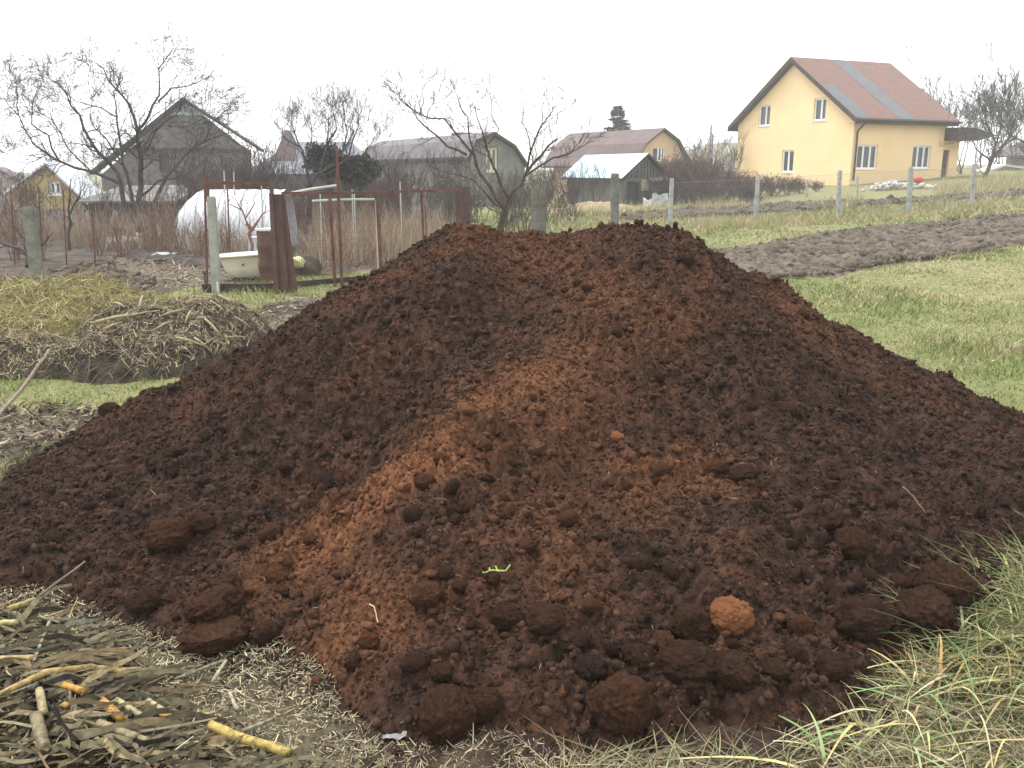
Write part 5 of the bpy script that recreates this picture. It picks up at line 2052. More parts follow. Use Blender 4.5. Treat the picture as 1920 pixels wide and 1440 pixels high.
def spruce(base):
    zt = at(1154, 197, base[1])[2]
    base = np.array([base[0], base[1], float(gz(base[0], base[1]))])
    h = zt - base[2]
    r = empty('spruce_tree', base, 'dark green spruce rising behind the brown gambrel roof', 'tree')
    mb = MB()
    mb.tube([(0, 0, 0), (0, 0, h * .98)], [.22, .02], 7)
    mb.build('trunk', pmat('dark_bark', (.05, .04, .03)), r)
    B, D, L = [], [], []
    for i in range(260):
        t = 1 - .65 * random.random() ** .8
        a = random.uniform(0, 6.28)
        R = (1 - t) * h * .62 * random.uniform(.65, 1.15) + .15
        z0 = h * t
        for j in range(26):
            s_ = random.uniform(.1, 1)
            c = np.array([math.cos(a) * R * s_, math.sin(a) * R * s_, z0 - .25 * R * s_ + .18 * R * s_ * s_])
            B.append(c)
            q = random.uniform(-1, 1)
            D.append([math.cos(a + q), math.sin(a + q), random.uniform(-.5, .35)])
            L.append(random.uniform(.2, .5) * (1.15 - .5 * s_))
    N = len(B)
    V, Q, ids = strands(np.array(B), np.array(D), np.array(L), np.full(N, .13), np.tile([0, 0, .1], (N, 1)), k=2)
    c = palette(N, [(.030, .055, .040), (.045, .075, .055), (.025, .042, .034)], .2)
    link('crown', mesh_np('crown', V, quads=Q, col=c[ids]), pmat('needles', (1, 1, 1), attr=True, rough=.8), r)


# ------------------------------------------------------------------ garden, gate and fences
def reeds():
    """dry standing stalks in the garden"""
    regs = [(gpoly([(130, 470), (130, 447), (400, 452), (500, 462), (500, 488), (395, 486), (250, 478)]), 3600, .35, .95),
            (gpoly([(560, 500), (600, 460), (830, 440), (850, 462), (760, 492), (600, 505)]), 3600, .35, .95),
            (gpoly([(-60, 455), (-60, 440), (130, 440), (130, 455)]), 1200, .4, .8)]
    Vs, Qs, Cs = [], [], []
    n0 = 0
    for poly, n, h0, h1 in regs:
        X, Y = scatter_in(poly, n, power=2)
        N = len(X)
        base = np.stack([X, Y, gz(X, Y)], 1)
        d3 = np.stack([rng.normal(0, .3, N), rng.normal(0, .3, N), np.ones(N)], 1)
        clump = np.clip(1 + .45 * fbm(X, Y, .8, 3, 171), .3, 1.6)
        V, Q, ids = strands(base, d3, rng.uniform(h0 * .5, h1, N) * clump, rng.uniform(.006, .014, N), rng.normal(0, .12, (N, 3)), k=3, taper=.8)
        c = palette(N, [(.33, .25, .165), (.42, .34, .23), (.26, .18, .13), (.22, .13, .10), (.30, .27, .20)], .15)
        Vs.append(V)
        Qs.append(Q + n0)
        Cs.append(c[ids])
        n0 += len(V)
    o = link('dry_stalks', mesh_np('dry_stalks', np.concatenate(Vs), quads=np.concatenate(Qs), col=np.concatenate(Cs)), pmat('straw_bits', (1, 1, 1)))
    tag(o, 'dry tan standing weeds filling the garden behind the gate', 'weeds', kind='stuff')
    # rank dry grass by the yellow house and along the fence
    regs = [(gpoly([(1755, 372), (1755, 356), (1800, 350), (2000, 338), (2000, 362), (1760, 373)]), 5200, .25, .6, 2), (gpoly([(1090, 405), (1090, 395), (1250, 392), (1460, 386), (1620, 376), (1620, 384), (1410, 396), (1250, 402)]), 4000, .1, .35, 2),
            (gpoly([(1200, 436), (1200, 424), (1410, 414), (1570, 406), (1700, 398), (1830, 384), (2000, 376), (2000, 386), (1830, 397), (1700, 410), (1570, 420), (1410, 430)]), 8000, .08, .26, 2)]
    Vs, Qs, Cs = [], [], []
    n0 = 0
    for poly, n, h0, h1, pw in regs:
        X, Y = scatter_in(poly, n, power=pw)
        N = len(X)
        base = np.stack([X, Y, gz(X, Y)], 1)
        d3 = np.stack([rng.normal(0, .3, N), rng.normal(0, .3, N), np.ones(N)], 1)
        V, Q, ids = strands(base, d3, rng.uniform(h0, h1, N) * np.clip(1 + .5 * fbm(X, Y, .5, 3, 175), .3, 2), rng.uniform(.012, .028, N) * Y / 35, rng.normal(0, .25, (N, 3)), k=2, taper=.9)
        c = palette(N, [(.42, .35, .20), (.36, .28, .16), (.50, .44, .28), (.33, .34, .16)], .15)
        Vs.append(V)
        Qs.append(Q + n0)
        Cs.append(c[ids])
        n0 += len(V)
    o = link('rank_grass', mesh_np('rank_grass', np.concatenate(Vs), quads=np.concatenate(Qs), col=np.concatenate(Cs)), pmat('straw_bits', (1, 1, 1)))
    tag(o, 'dry tan rank grass along the wire fence and the yellow house', 'grass', kind='stuff')


def post_mesh(mb, a, b, w, d, cham=.0):
    """a bottom, b top (vectors): slightly tapered square post"""
    a = np.array(a, float)
    b = np.array(b, float)
    P = []
    for p, k in ((a, 1.0), (a + (b - a) * .97, .94), (b, .8)):
        P += [p + np.array([-w * k, -d * k, 0]), p + np.array([w * k, -d * k, 0]), p + np.array([w * k, d * k, 0]), p + np.array([-w * k, d * k, 0])]
    mb.add(P, [(3, 2, 1, 0), (0, 1, 5, 4), (1, 2, 6, 5), (2, 3, 7, 6), (3, 0, 4, 7), (4, 5, 9, 8), (5, 6, 10, 9), (6, 7, 11, 10), (7, 4, 8, 11), (8, 9, 10, 11)])


def fences():
    conc = pmat('old_concrete', (.24, .245, .235), (.40, .41, .39), 7, .95, .6, 40)
    mossc = pmat('mossy_concrete', (.105, .105, .085), (.22, .22, .19), 6, .95, .8, 35)
    rust = pmat('rusty_red_paint', (.085, .036, .030), (.16, .072, .058), 7, .8, .3, 40)
    pale = pmat('pale_weathered_wood', (.36, .37, .33), (.50, .51, .46), 8, .85)
    wire = pmat('galvanised_wire', (.20, .21, .21), rough=.5, metallic=.0)
    # ---- right wire fence
    F = [(1256, 334, 428, 25.6), (1417, 327, 422, 26.6), (1571, 319, 413, 27.5), (1704, 312, 402, 28.6), (1823, 307, 391, 30.0), (1990, 300, 380, 32)]
    B0 = gp(1256, 428)
    tops, bots = [], []
    for px, yt, yb, Y in F:
        b = at(px, yb, Y)
        b[2] = float(gz(b[0], Y))
        t = at(px + 4, yt, Y)
        bots.append(b)
        tops.append(t)
    root = empty('wire_fence', bots[0], 'long chain link fence on pale concrete posts crossing the right field', 'fence')
    for b, t in zip(bots, tops):
        mb = MB()
        post_mesh(mb, b - np.array([0, 0, .3]) - bots[0], t - bots[0], .055, .055)
        mb.build('post', conc, root)
    polys = []
    # diagonal netting
    for i in range(len(F) - 1):
        a0, a1 = bots[i] + np.array([0, 0, .12]), tops[i] - np.array([0, 0, .12])
        b0, b1 = bots[i + 1] + np.array([0, 0, .12]), tops[i + 1] - np.array([0, 0, .12])
        Ln = np.linalg.norm(b0 - a0)
        Hh = np.linalg.norm(a1 - a0)
        m = int(Ln / .13)
        r = Hh / Ln

        def pt(s_, t_):
            return Vector((a0 * (1 - s_) + b0 * s_) * (1 - t_) + (a1 * (1 - s_) + b1 * s_) * t_)
        for k in range(-int(m * r), m):
            s0 = k / m
            for sg in (1, -1):
                if sg == 1:
                    A, Bp = (max(s0, 0), max(-s0, 0) / r), (min(s0 + r, 1), min(1, (1 - s0) / r))
                    q = [pt(*A), pt((A[0] + Bp[0]) / 2, (A[1] + Bp[1]) / 2), pt(*Bp)]
                else:
                    A, Bp = (max(s0, 0), 1 - max(-s0, 0) / r), (min(s0 + r, 1), 1 - min(1, (1 - s0) / r))
                    q = [pt(*A), pt((A[0] + Bp[0]) / 2, (A[1] + Bp[1]) / 2), pt(*Bp)]
                polys.append((q, [.0022] * 3))
        for t_ in (.01, .99):
            polys.append(([pt(0, t_), pt(.5, t_), pt(1, t_)], [.004] * 3))
    o = link('netting', tubes_mesh('netting', polys, 3, bots[0]), wire, root)
    # thin posts of the row behind it
    g = 'thin posts of the further fence'
    for i, (px, yt, yb, Y) in enumerate([(1512, 338, 375, 42), (1607, 330, 368, 43), (1710, 322, 368, 43)]):
        b = at(px, yb, Y)
        b[2] = float(gz(b[0], Y)) - .1
        t = at(px + 1, yt, Y)
        mb = MB()
        post_mesh(mb, b - b, t - b, .04, .04)
        tag(mb.build('fence_post', conc, loc=b), 'thin pale fence post in front of the yellow house, %s' % ['at its gable side', 'below its left side window', 'beside the white rubble'][i], 'post', g)
    # ---- old thick posts behind the heap
    for px, yt, w, Y, lab in ((1003, 335, .072, 15.5, 'left one of the two thick mossy posts standing together behind the heap'), (1018, 338, .06, 15.8, 'slimmer grey post touching the right side of a thick mossy post'),
                              (1153, 325, .078, 17, 'single thick brown grey post behind the right part of the heap top')):
        b = at(px, 440, Y)
        b[2] = 0
        t = at(px, yt, Y)
        mb = MB()
        post_mesh(mb, b - b - np.array([0, 0, .2]), t - b, w, w * .8)
        tag(mb.build('concrete_post', mossc, loc=b), lab, 'post')
    # ---- left concrete post
    b = at(74, 545, 12.4)
    b[2] = 0
    t = at(53, 388, 12.4)
    mb = MB()
    post_mesh(mb, b - b - np.array([0, 0, .1]), t - b, .075, .06)
    tag(mb.build('concrete_post', mossc, loc=b), 'leaning mossy concrete post at the far left behind the hay heap', 'post')
    # ---- gate frame
    Yg = 12.6

    def gat(px, py, Y=Yg):
        return at(px, py, Y)
    b0 = gat(405, 535)
    b0[2] = 0
    b1 = gat(508, 530, Yg)
    b1[2] = 0
    root = empty('gate_frame', b0, 'rusty gate frame between a concrete post and brown steel sheets', 'gate')
    mb = MB()
    post_mesh(mb, np.array([0, 0, -.1]), gat(396, 368) - b0, .055, .05)
    mb.build('concrete_upright', pmat('pale_old_concrete', (.24, .24, .21), (.36, .36, .32), 6, .95, .6, 35), root)
    mb = MB()
    mb.bar(gat(389, 378) - b0, gat(388, 340) - b0, .05)
    mb.bar(gat(386, 342) - b0, gat(513, 346) - b0, .04, .045)
    mb.bar(gat(509, 348) - b0, gat(510, 375) - b0, .05)
    mb.build('top_rail', rust, root)
    mb = MB()
    a = gat(380, 541)
    c = gat(515, 526, Yg + .1)
    a[2] = c[2] = .055
    mb.bar(a - b0, c - b0, .05, .13)
    mb.build('sill_board', pmat('black_board', (.022, .02, .018), (.05, .045, .04), 5, .8), root)
    # brown steel sheet gate leaves
    for (pts, nm, lab) in (([(504, 362), (511, 362), (521, 527), (512, 527)], 'narrow_steel_strip', 'narrow rusty steel strip leaning at the left of the wide sheet'),
                           ([(512, 364), (526, 364), (540, 525), (521, 527)], 'steel_sheet', 'wide brown steel sheet standing upright beside the barrel'),
                           ([(527, 364), (533, 364), (556, 520), (541, 525)], 'steel_strip', 'brown steel strip right of the wide sheet, wider at its foot')):
        Ys = Yg - .02 + {'narrow_steel_strip': -.06, 'steel_sheet': 0, 'steel_strip': .05}[nm]
        P = [at(x, y, Ys) for x, y in pts]
        P[2][2] = P[3][2] = -.02
        o_ = P[3].copy()
        mb = MB()
        th = np.array([0, .03, 0])
        mb.box8([P[3] - o_, P[2] - o_, P[2] + th - o_, P[3] + th - o_, P[0] - o_, P[1] - o_, P[1] + th - o_, P[0] + th - o_])
        tag(mb.build(nm, pmat('brown_steel', (.075, .038, .034), (.125, .068, .06), 5, .7, .2, 30), loc=o_), lab, 'steel sheet')
    # ---- rusty pen fence frame
    b2 = gat(535, 522, Yg + .1)
    b2[2] = 0
    root = empty('rusty_fence', b2, 'rusty pipe frame fence with wire running right from the gate', 'fence')
    mb = MB()
    mb.bar(gat(528, 362, 12.8) - b2, gat(700, 361, 13.6) - b2, .035)
    mb.bar(gat(700, 361, 13.6) - b2, gat(860, 356, 14.6) - b2, .035)
    mb.build('top_rail', rust, root)
    mb = MB()
    p, q = gat(535, 516, 12.9), gat(700, 507, 13.8)
    p[2] = q[2] = .07
    mb.bar(p - b2, q - b2, .04, .08)
    mb.build('bottom_rail', pmat('black_board', (.02, .02, .02)), root)
    for px0, py0, px1, yb, Y, w in ((618, 360, 627, 510, 13.2, .04), (631, 275, 640, 510, 13.2, .04), (707, 355, 715, 505, 13.6, .055), (790, 356, 797, 480, 14.2, .035), (860, 352, 864, 460, 14.8, .035)):
        bb = at(px1, yb, Y)
        bb[2] = 0
        mb = MB()
        mb.bar(bb - b2, at(px0, py0, Y) - b2, w)
        mb.build('post', rust, root)
    polys = []
    A0, A1 = gat(540, 366, 12.85), gat(700, 363, 13.6)
    for k in range(46):
        s_ = k / 45
        t_ = A0 * (1 - s_) + A1 * s_
        bb = t_.copy()
        bb[2] = .1
        polys.append(([Vector(bb), Vector((bb + t_) / 2), Vector(t_)], [.0016] * 3))
    for k in range(14):
        z = .1 + k * .1
        a_, c_ = A0.copy(), A1.copy()
        a_[2] = c_[2] = z
        polys.append(([Vector(a_), Vector((a_ + c_) / 2), Vector(c_)], [.0016] * 3))
    link('netting', tubes_mesh('netting', polys, 3, b2), rust, root)
    # ---- pale rails behind
    for i, (pa, pb, Y0, Y1, r, lab) in enumerate((((536, 364), (632, 348), 13.4, 13.6, .022, 'pale wooden pole slanting up to the tall rusty pipe'), ((585, 377), (702, 374), 15, 15.2, .02, 'pale level wooden rail behind the rusty fence'))):
        A = at(*pa, Y0)
        Bq = at(*pb, Y1)
        mb = MB()
        mb.tube([A - A, (Bq - A) * .5 + np.array([0, 0, .012]), Bq - A], r, 7)
        # props carrying it
        for s_ in ():
            q = (Bq - A) * s_
            mb.tube([q + np.array([0, .02, 0]), q + np.array([.02, .03, -A[2] - q[2] * 0])], .015, 6)
        tag(mb.build('wooden_rail', pale, loc=A), lab, 'rail')
    # pale and dark stakes in the garden
    g1 = 'thin pale stakes in the garden'
    for px, yt, yb, Y in ((600, 360, 470, 17), (660, 355, 455, 18), (664, 358, 455, 18.2), (705, 375, 470, 15.5), (750, 340, 430, 20), (420, 320, 440, 19), (438, 322, 440, 19.5), (490, 345, 450, 18)):
        bb = at(px + 3, yb, Y)
        bb[2] = 0
        mb = MB()
        mb.tube([(0, 0, -.05), tuple(at(px, yt, Y) - bb)], .014, 6)
        tag(mb.build('garden_stake', pale, loc=bb), 'thin pale upright stake in the garden behind the rusty fence and gate', 'stake', g1)
    g2 = 'thin rusty stakes along the garden edge'
    for px, yt, yb, Y in ((20, 350, 470, 16), (48, 345, 470, 16), (72, 350, 470, 16), (118, 355, 480, 15.5), (383, 315, 520, 13.2), (425, 320, 470, 15), (172, 380, 480, 15.5), (797, 385, 440, 15.8)):
        bb = at(px + 4, yb, Y)
        bb[2] = 0
        mb = MB()
        mb.tube([(0, 0, -.05), tuple(at(px, yt, Y) - bb)], .013 if px != 383 else .017, 6)
        tag(mb.build('garden_stake', rust, loc=bb), 'thin rusty upright stake along the garden edge', 'stake', g2)
    # small white peg by the gate sill and stake
    bb = gp(409, 549)
    mb = MB()
    mb.tube([(0, 0, -.02), (0, 0, .16)], .012, 6)
    tag(mb.build('white_peg', pmat('white_paint', (.7, .7, .68)), loc=bb), 'short white peg in front of the gate sill', 'peg')
    bb = gp(386, 538)
    mb = MB()
    mb.tube([(0, 0, -.02), (-.01, 0, .24)], .012, 6)
    tag(mb.build('rusty_peg', rust, loc=bb), 'short rusty peg at the left end of the gate sill', 'peg')


def bathtub():
    Y = 14.1
    A = gp(460, 518)
    c = np.array([at(466, 500, Y)[0], Y, 0])
    r = empty('bathtub', c, 'old cream white enamel bathtub standing behind the gate frame', 'bathtub')
    N = 28

    def ring(hx, hy, z, p=3.2):
        o = []
        for k in range(N):
            a = 2 * math.pi * k / N
            ca, sa = math.cos(a), math.sin(a)
            o.append((hx * np.sign(ca) * abs(ca) ** (2 / p), hy * np.sign(sa) * abs(sa) ** (2 / p), z))
        return o
    prof = [(.20, .16, .05), (.27, .20, .07), (.32, .23, .20), (.36, .26, .34), (.37, .27, .37), (.43, .33, .38), (.435, .335, .40), (.40, .31, .405), (.34, .25, .39), (.30, .21, .22), (.22, .15, .13)]
    sx = 1.0
    mb = MB()
    vs = []
    for hx, hy, z in prof:
        vs += ring(hx * 1.12, hy, z * 1.05)
    fs = []
    for i in range(len(prof) - 1):
        for k in range(N):
            fs.append((i * N + k, i * N + (k + 1) % N, (i + 1) * N + (k + 1) % N, (i + 1) * N + k))
    fs.append(tuple(range(N))[::-1])
    fs.append(tuple((len(prof) - 1) * N + k for k in range(N)))
    mb.add(vs, fs)
    mb.build('tub_shell', pmat('cream_enamel', (.66, .65, .50), (.74, .73, .60), 4, .3, spec=.5), r, smooth=True)
    for sx_ in (-1, 1):
        for sy in (-1, 1):
            mb = MB()
            mb.tube([(sx_ * .2, sy * .13, 0), (sx_ * .19, sy * .12, .08)], [.022, .03], 8)
            mb.build('foot', pmat('dark_trim', (.06, .05, .045)), r)
    mb = MB()
    mb.tube([(-.05, -.262, .27), (-.05, -.235, .27)], .016, 10)
    mb.build('drain_hole', pmat('dark_trim', (.06, .05, .045)), r)
    r.rotation_euler = (0, math.radians(-3), math.radians(12))
    # rusty barrel with a pale top
    Yb = 13.6
    c = np.array([at(506, 500, Yb)[0], Yb, 0])
    hgt = at(500, 432, Yb)[2]
    bar = empty('steel_barrel', c, 'brown rusty barrel with a pale rim standing right of the bathtub', 'barrel')
    mb = MB()
    zs = np.linspace(0, hgt, 17)
    R = [.165 + (.012 if i in (5, 6, 11, 12) else 0) for i in range(17)]
    mb.tube([(0, 0, z) for z in zs], R, 24)
    mb.build('drum', pmat('barrel_rust', (.085, .042, .032), (.15, .082, .062), 5, .75, .3, 30), bar, smooth=True)
    mb = MB()
    mb.tube([(0, 0, hgt), (0, 0, hgt + .03)], .178, 24)
    mb.build('lid', pmat('pale_lid', (.5, .55, .55), (.62, .66, .66), 8), bar)
    # pale blue box between tub and barrel
    mb = MB()
    p = at(482, 462, 15.5)
    p[2] = 0
    mb.box(-.12, -.1, 0, .12, .1, at(482, 447, 15.5)[2])
    mb.box(-.13, -.11, at(482, 447, 15.5)[2], .13, .11, at(482, 447, 15.5)[2] + .03)
    tag(mb.build('plastic_crate', pmat('pale_blue_plastic', (.42, .50, .54), (.50, .57, .6), 8, .4), loc=p), 'pale blue box in the weeds behind the bathtub', 'crate')
    # yellowish sack right of the sheets
    V, Fc = ico(3)
    V = V * (1 + .15 * fbm(V[:, 0] + V[:, 2], V[:, 1], 2, 3, 181))[:, None] * np.array([.13, .12, .10])
    p = at(556, 465, 14.6)
    p[2] = .28
    tag(link('straw_bundle', mesh_np('straw_bundle', V + np.array([0, 0, -.05]), tris=Fc, smooth=True), pmat('yellow_straw', (.50, .46, .22), (.62, .57, .33), 20, .9, .8, 60), loc=p), 'pale yellow bundle of straw right of the steel sheets', 'bundle')
    V2 = V * np.array([2.2, 1.8, 2.4])
    p2 = at(570, 470, 14.8)
    p2[2] = .1
    tag(link('earth_clump', mesh_np('earth_clump', V2, tris=Fc, smooth=True), pmat('garden_earth', (.1, .1, .1)), loc=p2), 'rounded clump of earth under the yellow bundle', 'clump')


def greenhouse():
    Y = 19
    L = at(302, 440, Y)
    R = at(487, 440, Y)
    zt = at(400, 357, Y)[2]
    root = empty('plastic_greenhouse', (L[0], Y, 0), 'low greenhouse tunnel covered in white plastic film behind the weeds', 'greenhouse')
    N, M = 16, 22
    vs = []
    W = R[0] - L[0] + .4
    D = 1.7
    for i in range(M):
        s_ = i / (M - 1)
        k = min(1, math.sqrt(max(0, 1 - (1 - min(s_ / .38, 1)) ** 2)) + .03)
        for j in range(N + 1):
            a = math.pi * j / N
            zz = zt * (math.sin(a) ** .75) * k
            vs.append((W * s_, D * .5 * -math.cos(a) * (.5 + .5 * k) + D * .5, zz + .012 * math.sin(i * 3 + j * 1.7)))
    fs = [(i * (N + 1) + j, (i + 1) * (N + 1) + j, (i + 1) * (N + 1) + j + 1, i * (N + 1) + j + 1) for i in range(M - 1) for j in range(N)]
    mb = MB()
    mb.add(vs, fs)
    mb.build('film', pmat('white_film', (.66, .68, .74), (.78, .80, .84), 3, .35, .5, 6, spec=.4, bdist=.03), root, smooth=True)
    mb = MB()
    for i in range(2, M, 4):
        mb.tube([np.array(vs[i * (N + 1) + j]) + np.array([0, 0, .008]) for j in range(N + 1)], .012, 5)
    mb.build('hoop', pmat('pale_pipe', (.4, .42, .45)), root)
    # white and grey odds behind the old tree
    for (px, py, w, h_, Yd, c, nm, lab) in ((277, 418, .30, .14, 21.5, (.62, .64, .66), 'white_sack', 'white sack lying near the foot of the old tree'),
                                            ((232), 446, .4, .12, 20, (.45, .44, .42), 'pale_board', 'pale grey board lying in the weeds left of the greenhouse')):
        p = at(px, py, Yd)
        V, Fc = ico(3)
        V = np.sign(V) * np.abs(V) ** .7 * np.array([w, .2, h_])
        V = V * (1 + .1 * fbm(V[:, 0] * 5, V[:, 1] * 5 + V[:, 2] * 4, 2, 3, 191))[:, None]
        o = link(nm, mesh_np(nm, V, tris=Fc, smooth=True), pmat('m_' + nm, tuple(v * .85 for v in c), c, 5), loc=(p[0], p[1], h_ + .02))
        tag(o, lab, 'sack' if 'sack' in nm else 'board')
    # dark low shed behind the tree
    C = at(172, 440, 30)
    r = empty('dark_low_shed', (C[0], 30, 0), 'low dark shed with grey eternit roof behind the old tree', 'shed')
    X1 = at(330, 440, 30)[0] - C[0]
    zr_ = at(300, 380, 30)[2]
    mb = MB()
    mb.box(0, 0, 0, X1, 3, zr_)
    mb.build('wall', pmat('shed_dark', (.05, .045, .045), (.10, .09, .085), 2), r)
    mb = MB()
    mb.box8([(-.2, -.4, zr_ + .01), (X1 + .2, -.4, zr_ + .01), (X1 + .2, 3.3, zr_ + .45), (-.2, 3.3, zr_ + .45), (-.2, -.4, zr_ + .07), (X1 + .2, -.4, zr_ + .07), (X1 + .2, 3.3, zr_ + .52), (-.2, 3.3, zr_ + .52)])
    mb.build('roof', pmat('eternit', (.11, .11, .105), (.19, .19, .185), 3, .9), r)
    # green and orange leaning poles
    for pa, pb, c, lab in (((201, 438), (216, 395), (.05, .22, .16), 'green pole leaning beside the orange one near the dark shed'), ((207, 438), (220, 398), (.42, .17, .08), 'orange pole leaning beside the green one near the dark shed')):
        A = at(*pa, 24)
        Bq = at(*pb, 24.5)
        A[2] = .0
        mb = MB()
        mb.tube([A - A, Bq - A], .035, 6)
        tag(mb.build('leaning_pole', pmat('pole_%d' % int(c[0] * 100), c), loc=A), lab, 'pole')
    # flat crate / slab on the garden soil
    c = gp(300, 487)
    mb = MB()
    mb.box8([(-.28, -.22, .03), (.22, -.22, .03), (.30, .22, .10), (-.16, .22, .10), (-.28, -.22, .06), (.22, -.22, .06), (.30, .22, .13), (-.16, .22, .13)])
    tag(mb.build('grey_slab', pmat('slab_grey', (.30, .31, .31), (.42, .43, .43), 9), loc=c), 'pale grey slab lying on the garden soil behind the path', 'slab')
    c = gp(350, 492)
    root = empty('slatted_pallet', c, 'dark weathered slatted boards lying right of the grey slab', 'pallet')
    for i in range(8):
        mb = MB()
        x = -.5 + i * .14
        mb.bar((x, -.25, .06), (x + .12, .25, .10), .06, .03)
        mb.build('slat', pmat('dark_boards', (.06, .052, .045), (.13, .115, .10), 7), root)
    # puddle / light stone by the tub
    c = gp(452, 525)
    V, Fc = ico(2)
    V = V * np.array([.12, .06, .018])
    tag(link('flat_stone', mesh_np('flat_stone', V, tris=Fc, smooth=True), pmat('m_pale_stone', (.45, .44, .36), (.55, .54, .45), 8), loc=(c[0], c[1], .012)), 'flat pale stone on the path by the bathtub', 'stone')


def rubble():
    st = pmat('white_rubble', (.38, .37, .35), (.62, .61, .59), 3, .9)
    meshes = []
    for i in range(5):
        V, Fc = ico(2)
        rg = np.random.default_rng(50 + i)
        V = V * (1 + .25 * rg.normal(size=len(V)) * .6)[:, None]
        me = mesh_np('rubble_stone', V, tris=Fc)
        me.materials.append(st)
        meshes.append(me)
    for i in range(150):
        px = random.triangular(1612, 1765, 1665)
        hh = max(0, 1 - abs(px - 1672) / 75)
        Y = 45 + random.uniform(-.6, .8)
        z = random.uniform(0.0, .34) * hh + .04
        p = at(px, 365, Y)
        o = bpy.data.objects.new('rubble_stone', meshes[i % 5])
        COL.objects.link(o)
        s_ = random.uniform(.04, .105)
        o.scale = (s_ * 1.3, s_, s_ * .8)
        o.rotation_euler = (random.random() * 3, random.random() * 3, random.random() * 3)
        o.location = (p[0], p[1], float(gz(p[0], p[1])) + z)
        tag(o, 'white stone of the rubble strewn before the yellow house', 'stone', 'white rubble before the yellow house')
    # red ball-like sack
    p = at(1719, 360, 45)
    V, Fc = ico(3)
    V = V * (1 + .12 * fbm(V[:, 0] * 2, V[:, 1] * 2 + V[:, 2], 1.5, 3, 201))[:, None] * np.array([.24, .2, .17])
    o = link('red_sack', mesh_np('red_sack', V, tris=Fc, smooth=True), pmat('m_red', (.42, .06, .05), (.55, .11, .09), 4), loc=(p[0], p[1], float(gz(p[0], p[1])) + .42))
    tag(o, 'small red sack on top of the white rubble', 'sack')
    # white pieces by the shed
    for px, py, w, lab in ((1216, 392, .24, 'white crumpled sheet lying before the tin roofed shed'), (1237, 386, .36, 'pale grey curved panel leaning beside the tin roofed shed')):
        p = at(px, py, 39)
        xs = np.linspace(-w, w, 12)
        ys = np.linspace(-w * .8, w * .8, 12)
        X, Yg = np.meshgrid(xs, ys)
        V = np.stack([X * (1 - .2 * Yg), .12 * np.cos(X * 5) + .1 * fbm(X, Yg, 5, 3, 211), Yg + w * .8 + .06 * fbm(X, Yg, 4, 3, 213)], -1).reshape(-1, 3)
        i = np.arange(11 * 12).reshape(11, 12)[:, :-1].ravel()
        Q = np.stack([i, i + 1, i + 13, i + 12], 1)
        tag(link('sheet_scrap', mesh_np('sheet_scrap', V, quads=Q, smooth=True), pmat('m_sheet%d' % px, (.5, .52, .52) if px > 1220 else (.72, .74, .74)), loc=(p[0], p[1], float(gz(p[0], 39)))), lab, 'sheet')
    # straw mounds before the shed
    p = at(1130, 396, 36)
    xs = np.linspace(-3, 3, 60)
    ys = np.linspace(-1, 1, 24)
    X, Yg = np.meshgrid(xs, ys)
    Z = dome(X, Yg, 0, 0, 2.9, .95, .42, .8) * (1 + .3 * fbm(X, Yg, 1.2, 3, 221))
    tag(link('straw_mound', grid_mesh('straw_mound', xs, ys, Z, keep=Z > 0), pmat('tan_straw', (.26, .20, .12), (.38, .31, .19), 4, .95, 1, 20, bdist=.05), loc=(p[0], 36, float(gz(p[0], 36)) - .05)), 'low tan mound of old straw before the tin roofed shed', 'mound')
    # dark lean-to behind the hedge
    p = at(1205, 392, 43)
    mb = MB()
    X1 = at(1290, 380, 43)[0] - at(1212, 380, 43)[0]
    mb.box8([(0, 0, 0), (X1, 0, 0), (X1, 2, 0), (0, 2, 0), (0, 0, 1.1), (X1, 0, 1.15), (X1, 2, 1.4), (0, 2, 1.35)])
    mb.box8([(-.1, -.2, 1.15), (X1 + .1, -.2, 1.2), (X1 + .1, 2.1, 1.46), (-.1, 2.1, 1.41), (-.1, -.2, 1.2), (X1 + .1, -.2, 1.25), (X1 + .1, 2.1, 1.51), (-.1, 2.1, 1.46)])
    q = at(1212, 388, 43)
    tag(mb.build('dark_woodpile', pmat('dark_wood', (.045, .04, .036), (.10, .09, .08), 4, .95, 1, 12, bdist=.05), loc=(q[0], 41.2, float(gz(q[0], 41.2)) - .1)), 'dark covered woodpile between the tin roofed shed and the hedge', 'woodpile')
    # dark rock or stump pieces on the garden at the bottom of stakes
    # compost bin near barn: dark red door-like panel
    p = at(868, 405, 24)
    mb = MB()
    p[2] = 0
    mb.box(-.2, 0, 0, .2, .06, at(868, 350, 24)[2])
    tag(mb.build('dark_red_panel', pmat('dark_red_wood', (.07, .035, .03), (.12, .06, .05), 3), loc=p), 'narrow dark red upright panel left of the pruned tree', 'panel')


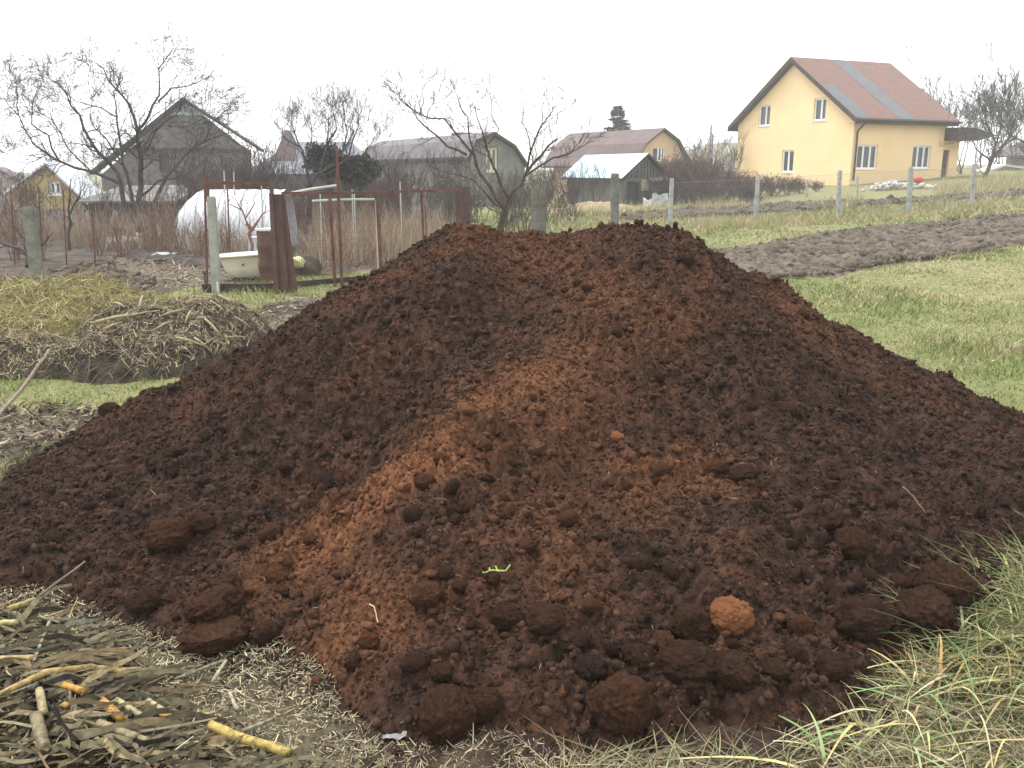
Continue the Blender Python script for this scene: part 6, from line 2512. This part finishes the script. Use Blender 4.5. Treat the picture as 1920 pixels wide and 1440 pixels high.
# ------------------------------------------------------------------ light, air, camera
def light():
    w = bpy.data.worlds.new('World')
    sc.world = w
    w.use_nodes = True
    nt = w.node_tree
    bg = nt.nodes['Background']
    sky = nt.nodes.new('ShaderNodeTexSky')
    sky.sky_type = 'NISHITA'
    sky.sun_disc = False
    sky.sun_elevation = math.radians(62)
    sky.sun_rotation = math.radians(-60)
    sky.dust_density = 4
    sky.air_density = 1
    mx = nt.nodes.new('ShaderNodeMix')
    mx.data_type = 'RGBA'
    mx.inputs[0].default_value = .9
    nt.links.new(sky.outputs[0], mx.inputs[6])
    mx.inputs[7].default_value = (8.6, 8.75, 8.9, 1)   # the even white cloud deck
    nt.links.new(mx.outputs[2], bg.inputs['Color'])
    bg.inputs['Strength'].default_value = .1
    sd = bpy.data.lights.new('Sun', 'SUN')
    sd.energy = 1.5
    sd.angle = math.radians(22)
    sd.color = (1, .97, .93)
    so = bpy.data.objects.new('Sun', sd)
    COL.objects.link(so)
    el, rot = math.radians(62), math.radians(-60)
    # direction towards the sun (Nishita: rotation measured from +Y clockwise seen from above)
    sdir = Vector((math.sin(rot) * math.cos(el), math.cos(rot) * math.cos(el), math.sin(el)))
    so.rotation_euler = sdir.to_track_quat('Z', 'Y').to_euler()
    so.location = (-4, -4, 8)


HAZE = True


def haze():
    mb = MB()
    mb.box(-130, -45, -3, 130, 200, 16)
    m = bpy.data.materials.new('mist')
    m.use_nodes = True
    nt = m.node_tree
    nt.nodes.remove(nt.nodes['Principled BSDF'])
    v = nt.nodes.new('ShaderNodeVolumePrincipled')
    v.inputs['Color'].default_value = (.93, .95, .97, 1)
    v.inputs['Density'].default_value = .0018
    v.inputs['Anisotropy'].default_value = .2
    nt.links.new(v.outputs[0], nt.nodes['Material Output'].inputs['Volume'])
    o = mb.build('haze', m)
    tag(o, kind='stuff')


def camera():
    cd = bpy.data.cameras.new('Camera')
    cd.sensor_width = 36
    cd.sensor_fit = 'HORIZONTAL'
    cd.lens = 36 * FPX / 1920
    cd.clip_start = .05
    cd.clip_end = 3000
    co = bpy.data.objects.new('Camera', cd)
    COL.objects.link(co)
    co.location = (0, 0, H)
    co.rotation_euler = (math.pi / 2 - PITCH, 0, 0)
    sc.camera = co
    sc.view_settings.view_transform = 'Standard'
    sc.view_settings.look = 'None'
    sc.view_settings.exposure = 1.2
    sc.view_settings.gamma = 1
    sc.cycles.use_denoising = True
    sc.cycles.max_bounces = 5
    sc.cycles.volume_bounces = 1
    sc.cycles.use_adaptive_sampling = True


camera()
light()
build_ground()
build_soils()
build_heap()
build_clods()
lawn_blades()
tall_grass()
straw_ground()
bare_debris()
corn_litter()
stalks()
compost()
sticks()
buildings()
trees()
reeds()
fences()
bathtub()
greenhouse()
rubble()
if HAZE:
    haze()
